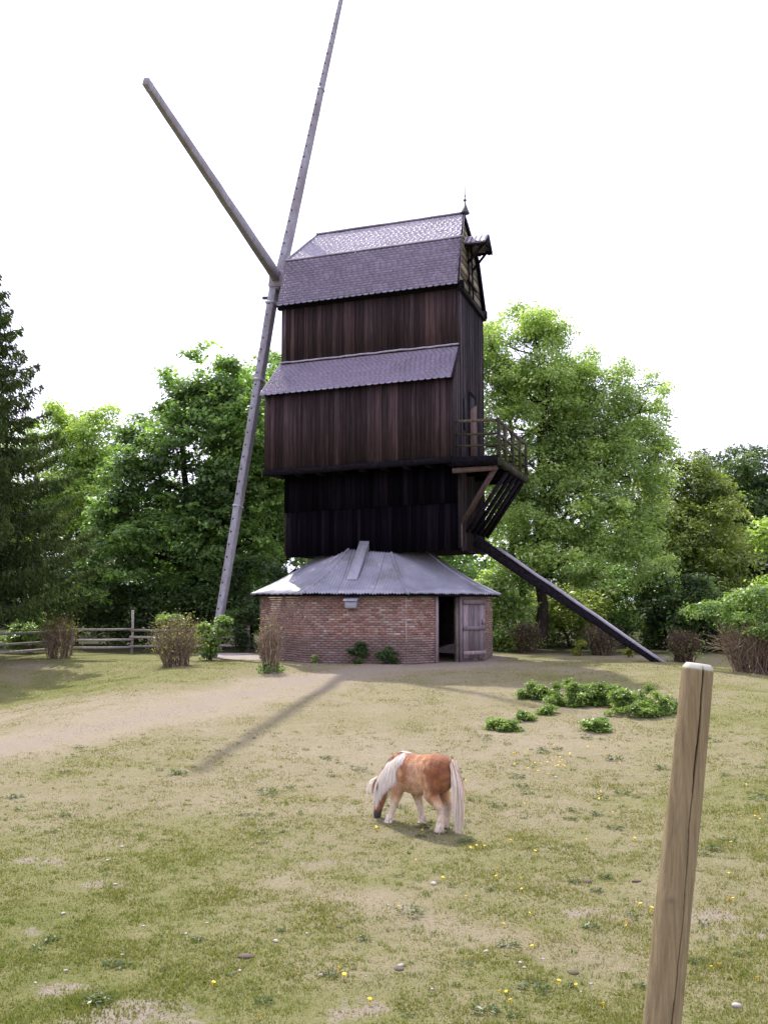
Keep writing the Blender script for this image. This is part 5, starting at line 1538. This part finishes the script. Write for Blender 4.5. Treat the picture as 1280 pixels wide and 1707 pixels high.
# grass blades over the visible paddock, one carpet
def blades(n, ymin, ymax, hmul, seed, band=0.0):
    rng = np.random.default_rng(seed)
    u = rng.random(n); Y = ymin * (ymax / ymin) ** u
    X = rng.uniform(-0.46, 0.46, n) * Y
    if band: X = np.sign(rng.uniform(-1, 1, n)) * (0.46 * Y + band * rng.random(n) ** 1.5)
    dry, bare = ground_fields(X, Y)
    patchy = fbm(X * 1.8, Y * 1.8, 44, 3)
    fine = fbm(X * 9, Y * 9, 45, 2)
    p = (1 - 0.75 * bare) * (0.35 + 0.65 * (1 - dry)) * (0.25 + 1.3 * patchy ** 1.4) * (0.3 + 1.4 * fine ** 1.5)
    keep = (rng.random(n) < p * 1.25) & (np.hypot(X - CXR, Y - CYR) > 4.3)
    X, Y, dry, patchy = X[keep], Y[keep], dry[keep], patchy[keep]; n = len(X)
    Z = gz(X, Y)
    h = hmul * rng.uniform(0.008, 0.032, n) * (0.35 + 1.3 * patchy ** 1.5) * (1.3 - 0.65 * dry)
    a = rng.uniform(0, 6.283, n); ln = rng.normal(0, 0.55, (n, 2)) * h[:, None]
    w = h * 0.16 + 0.0016 * Y * 0.12 + 0.002
    V = np.empty((n, 3, 3))
    dx, dy = np.cos(a) * w, np.sin(a) * w
    V[:, 0] = np.stack([X - dx, Y - dy, Z - .003], 1); V[:, 1] = np.stack([X + dx, Y + dy, Z - .003], 1)
    V[:, 2] = np.stack([X + ln[:, 0], Y + ln[:, 1], Z + h], 1)
    t = np.clip(dry + rng.normal(0, 0.28, n), 0, 1)[:, None]
    g = np.array([0.145, 0.18, 0.038]); y_ = np.array([0.235, 0.235, 0.08]); s = np.array([0.32, 0.28, 0.165])
    col = np.where(t < .5, g * (1 - 2 * t) + y_ * 2 * t, y_ * (2 - 2 * t) + s * (2 * t - 1))
    col = col * rng.uniform(.7, 1.25, (n, 1))
    return V.reshape(-1, 3), np.arange(n * 3).reshape(n, 3), np.repeat(col, 3, 0)
V, F, c = blades(600000, 6.6, 34, 1.0, 33)
def tussocks(n, seed):
    rng = np.random.default_rng(seed)
    Y = 6.6 * (20 / 6.6) ** rng.random(n); X = rng.uniform(-0.45, 0.45, n) * Y
    dry, bare = ground_fields(X, Y)
    k = (rng.random(n) < (1 - dry) * 1.1) & (bare < 0.3); X, Y, dry = X[k], Y[k], dry[k]; n = len(X)
    m_ = 16; N = n * m_; ci = np.repeat(np.arange(n), m_)
    r = np.repeat(rng.uniform(0.015, 0.06, n), m_); a = rng.uniform(0, 6.283, N); q = np.sqrt(rng.random(N)) * r
    x = X[ci] + q * np.cos(a) * 1.5; y = Y[ci] + q * np.sin(a); z = gz(x, y)
    h = np.repeat(rng.uniform(0.018, 0.05, n), m_) * rng.uniform(0.5, 1.15, N)
    w = 0.0022 + 0.00016 * y
    b = rng.uniform(0, 6.283, N); dx, dy = np.cos(b) * w, np.sin(b) * w
    ln = np.stack([np.cos(a), np.sin(a)], 1) * (h * rng.uniform(0.1, 0.9, N))[:, None]
    V = np.empty((N, 3, 3)); V[:, 0] = np.stack([x - dx, y - dy, z - .003], 1); V[:, 1] = np.stack([x + dx, y + dy, z - .003], 1); V[:, 2] = np.stack([x + ln[:, 0], y + ln[:, 1], z + h], 1)
    tone = rng.uniform(0, 1, n)[ci][:, None]
    col = np.array([0.10, 0.145, 0.03]) * (1 - tone) + np.array([0.21, 0.24, 0.06]) * tone
    col = col * rng.uniform(.75, 1.2, (N, 1))
    return V.reshape(-1, 3), np.arange(N * 3).reshape(N, 3), np.repeat(col, 3, 0)
V2, F2, c2 = blades(300000, 5.5, 30, 1.0, 35, 5.5)
V, F, c = np.concatenate([V, V2]), np.concatenate([F, F2 + len(V)]), np.concatenate([c, c2])
V2, F2, c2 = tussocks(5200, 91)
V, F, c = np.concatenate([V, V2]), np.concatenate([F, F2 + len(V)]), np.concatenate([c, c2])
go = link(bpy.data.objects.new('grass', np_mesh('grass', V, F, M['grass'], {'col': c})))
tag(go, 'short grazed grass, part green and part straw-dry, covering the paddock', 'grass', kind='stuff')

def zone(px, py):
    side = 'left' if px < 430 else ('middle' if px < 830 else 'right')
    if px > 1180 and py < 1450: return 'right of the wooden post'
    if 1000 < px < 1180 and py > 1300: return 'just left of the wooden post'
    if py < 1300: return {'left': 'on the slope left of the pony', 'middle': 'on the slope behind the pony', 'right': 'on the slope below the nettles'}[side]
    if py < 1440: return {'left': 'on the level ground left of the pony', 'middle': 'close around the pony', 'right': 'between pony and wooden post'}[side]
    if py < 1580: return {'left': 'in the near grass at left', 'middle': 'in the near grass below the pony', 'right': 'in the near grass at right'}[side]
    return {'left': 'at the bottom left of the paddock', 'middle': 'at the bottom centre of the paddock', 'right': 'at the bottom right of the paddock'}[side]
# weed tufts: rosettes of dark leaves
G_WEED = [(0.045, 0.075, 0.02), (0.075, 0.115, 0.03), (0.11, 0.155, 0.045)]
def tuft_mesh(seed, r=0.06, pal=G_WEED, n=40):
    rng = np.random.default_rng(seed)
    a = rng.uniform(0, 6.283, n); rr = r * np.sqrt(rng.random(n)); lift = rng.uniform(0.005, 0.045, n)
    C = np.stack([rr * np.cos(a), rr * np.sin(a) , lift], 1)
    ax = np.stack([np.cos(a), np.sin(a), rng.uniform(0.1, 1.1, n)], 1)
    pal = np.array(pal); t = rng.uniform(0, len(pal) - 1.01, n); i0 = t.astype(int); f = (t - i0)[:, None]
    V, F, c = leaf_quads(C, rng.uniform(.02, .042, n), rng.normal(size=(n, 3)) * .5 + [0, 0, 1], ax, pal[i0] * (1 - f) + pal[i0 + 1] * f, 0.42)
    return np_mesh('weed_tuft', V, F, M['leaf'], {'col': c})
tufts = [tuft_mesh(100 + i) for i in range(4)] + [tuft_mesh(110 + i, 0.07, [(0.035, 0.06, 0.02), (0.06, 0.095, 0.03), (0.09, 0.13, 0.04)]) for i in range(3)]
spots = []
for _ in range(120):
    px = rng.uniform(10, 1270); py = 1230 + 470 * rng.random() ** 1.2
    if px < 620 and rng.random() < 0.55: continue
    spots.append((px, py))
spots += [(500, 1357), (455, 1358), (410, 1358), (430, 1359), (437, 1390), (470, 1388), (775, 1405), (640, 1282), (600, 1284), (885, 1250), (930, 1250), (1060, 1330), (700, 1395), (790, 1335), (830, 1345), (160, 1675), (168, 1668)]
for px, py in spots:
    b = ghit(px, py)
    o = bpy.data.objects.new('weed_tuft', random.choice(tufts)); link(o)
    s = random.uniform(0.55, 1.5) * (1.25 if b[1] > 14 else 1.0)
    o.location = b; o.scale = (s * random.uniform(.9, 1.6), s, s * random.uniform(.6, 1.0)); o.rotation_euler = (0, 0, random.uniform(0, 6.28) if s < 1 else random.uniform(-.4, .4))
    tag(o, ('broad' if s > 1.05 else 'small') + ' low tuft of green weeds ' + zone(px, py), 'weed', 'weed tufts scattered over the paddock')
# dandelions and daisies
def flower_mesh(name, mat, r, hgt):
    m = MB()
    m.tube([(0, 0, -.01), (0.003, 0, hgt)], [0.0025, 0.002], 4)
    for k in range(9):
        a = k * 6.283 / 9
        m.prism([(0, 0, hgt), (r * math.cos(a - .3), r * math.sin(a - .3), hgt + r * .35), (r * 1.1 * math.cos(a), r * 1.1 * math.sin(a), hgt + r * .3), (r * math.cos(a + .3), r * math.sin(a + .3), hgt + r * .35)], (0, 0, 0.003))
    m.tube([(0, 0, hgt - .004), (0, 0, hgt + r * .3), (0, 0, hgt + r * .45)], [r * .35, r * .6, r * .2], 7)
    return m.mesh(name, mat)
fm = flower_mesh('dandelion', M['yellow'], 0.0125, 0.034)
fspots = [(160, 1672), (615, 1676), (436, 1702), (562, 1622), (573, 1634), (354, 1647), (853, 1676), (846, 1660), (835, 1660), (1184, 1618), (1197, 1617), (1265, 1640), (1222, 1506), (1210, 1503), (1083, 1521), (1068, 1515), (888, 1585), (930, 1646), (960, 1648), (1006, 1685), (870, 1487), (868, 1470), (830, 1468), (826, 1453), (630, 1385), (625, 1383), (695, 1438), (764, 1305), (777, 1305), (1000, 1323), (995, 1330), (1003, 1333), (1266, 1370), (1258, 1365), (1248, 1373), (1270, 1362), (1262, 1358)]
for _ in range(36):
    fspots.append((rng.normal(905, 45), rng.normal(1265, 18)))
for _ in range(30):
    fspots.append((rng.uniform(640, 1270), rng.uniform(1225, 1560)))
for px, py in fspots:
    b = ghit(px, py)
    o = bpy.data.objects.new('dandelion', fm); link(o); o.location = b
    s = random.uniform(0.8, 1.35); o.scale = (s, s, s); o.rotation_euler = (random.uniform(-.6, .1), random.uniform(-.3, .3), random.uniform(0, 6.28))
    tag(o, 'yellow dandelion flower ' + zone(px, py), 'flower', 'dandelions in the paddock')
# pale stones
def stone_mesh(seed):
    rng = np.random.default_rng(seed)
    V = []; F = []; n = 8; rings = 5
    for i in range(rings):
        ph = -math.pi / 2 + math.pi * (i + .5) / rings
        for j in range(n):
            a = 2 * math.pi * j / n; r = rng.uniform(.78, 1.15)
            V.append((r * math.cos(ph) * math.cos(a), r * .75 * math.cos(ph) * math.sin(a), .55 * math.sin(ph) * rng.uniform(.8, 1.1)))
    for i in range(rings - 1):
        for j in range(n):
            k = (j + 1) % n; F.append([i * n + j, i * n + k, (i + 1) * n + k, (i + 1) * n + j])
    m = MB(); m.add(V, F + [list(range(n))[::-1], [(rings - 1) * n + j for j in range(n)]])
    return m
stones = [stone_mesh(i).mesh('stone', M['stone'], True) for i in range(4)]
dungs = [stone_mesh(10 + i).mesh('dung_pat', M['dung'], True) for i in range(2)]
sspots = [(460, 1571, .03), (810, 1588, .028), (668, 1612, .032), (193, 1476, .028), (180, 1436, .028), (106, 1524, .025), (535, 1628, .025), (110, 1620, .02), (420, 1414, .022), (723, 1475, .04), (867, 1606, .022), (873, 1614, .02), (1227, 1680, .04), (205, 1593, .02), (512, 1557, .018), (1115, 1300, .025), (926, 1297, .03), (310, 1558, .02), (345, 1540, .018), (1020, 1215, .03), (204, 1413, .03), (240, 1545, .018), (985, 1642, .018), (968, 1655, .015), (720, 1650, .018), (60, 1640, .018), (400, 1620, .02), (905, 1600, .018)]
for _ in range(34):
    sspots.append((rng.uniform(380, 1270) if rng.random() < .7 else rng.uniform(10, 1270), rng.uniform(1480, 1700), rng.uniform(.006, .013)))
for px, py, r in sspots:
    b = ghit(px, py)
    o = bpy.data.objects.new('stone', random.choice(stones)); link(o); o.location = b + np.array([0, 0, r * .25]); o.scale = (r, r, r); o.rotation_euler = (0, 0, random.uniform(0, 6.28))
    tag(o, ('tiny pale pebble ' if r < .0145 else ('big whitish stone ' if r >= .028 else 'small whitish stone ')) + zone(px, py), 'stone', 'pale pebbles in the foreground grass' if r < .0145 else 'larger pale stones in the paddock')
for px, py, r, lab in ((977, 1471, .07, 'brown dung lump in the grass left of the wooden post'), (1060, 1470, .05, 'flat brown dung lump close beside the wooden post'), (410, 1597, .07, 'flat brown clod in the left foreground grass'), (955, 1623, .06, 'dark flat clod in the grass left of the post foot'), (665, 1617, .05, 'brown clod beside a white stone in the foreground'), (568, 1547, .04, 'dark clod in the middle foreground')):
    b = ghit(px, py)
    o = bpy.data.objects.new('dung_lump', random.choice(dungs)); link(o); o.location = b + np.array([0, 0, r * .1]); o.scale = (r, r, r * .6)
    tag(o, lab, 'dung')
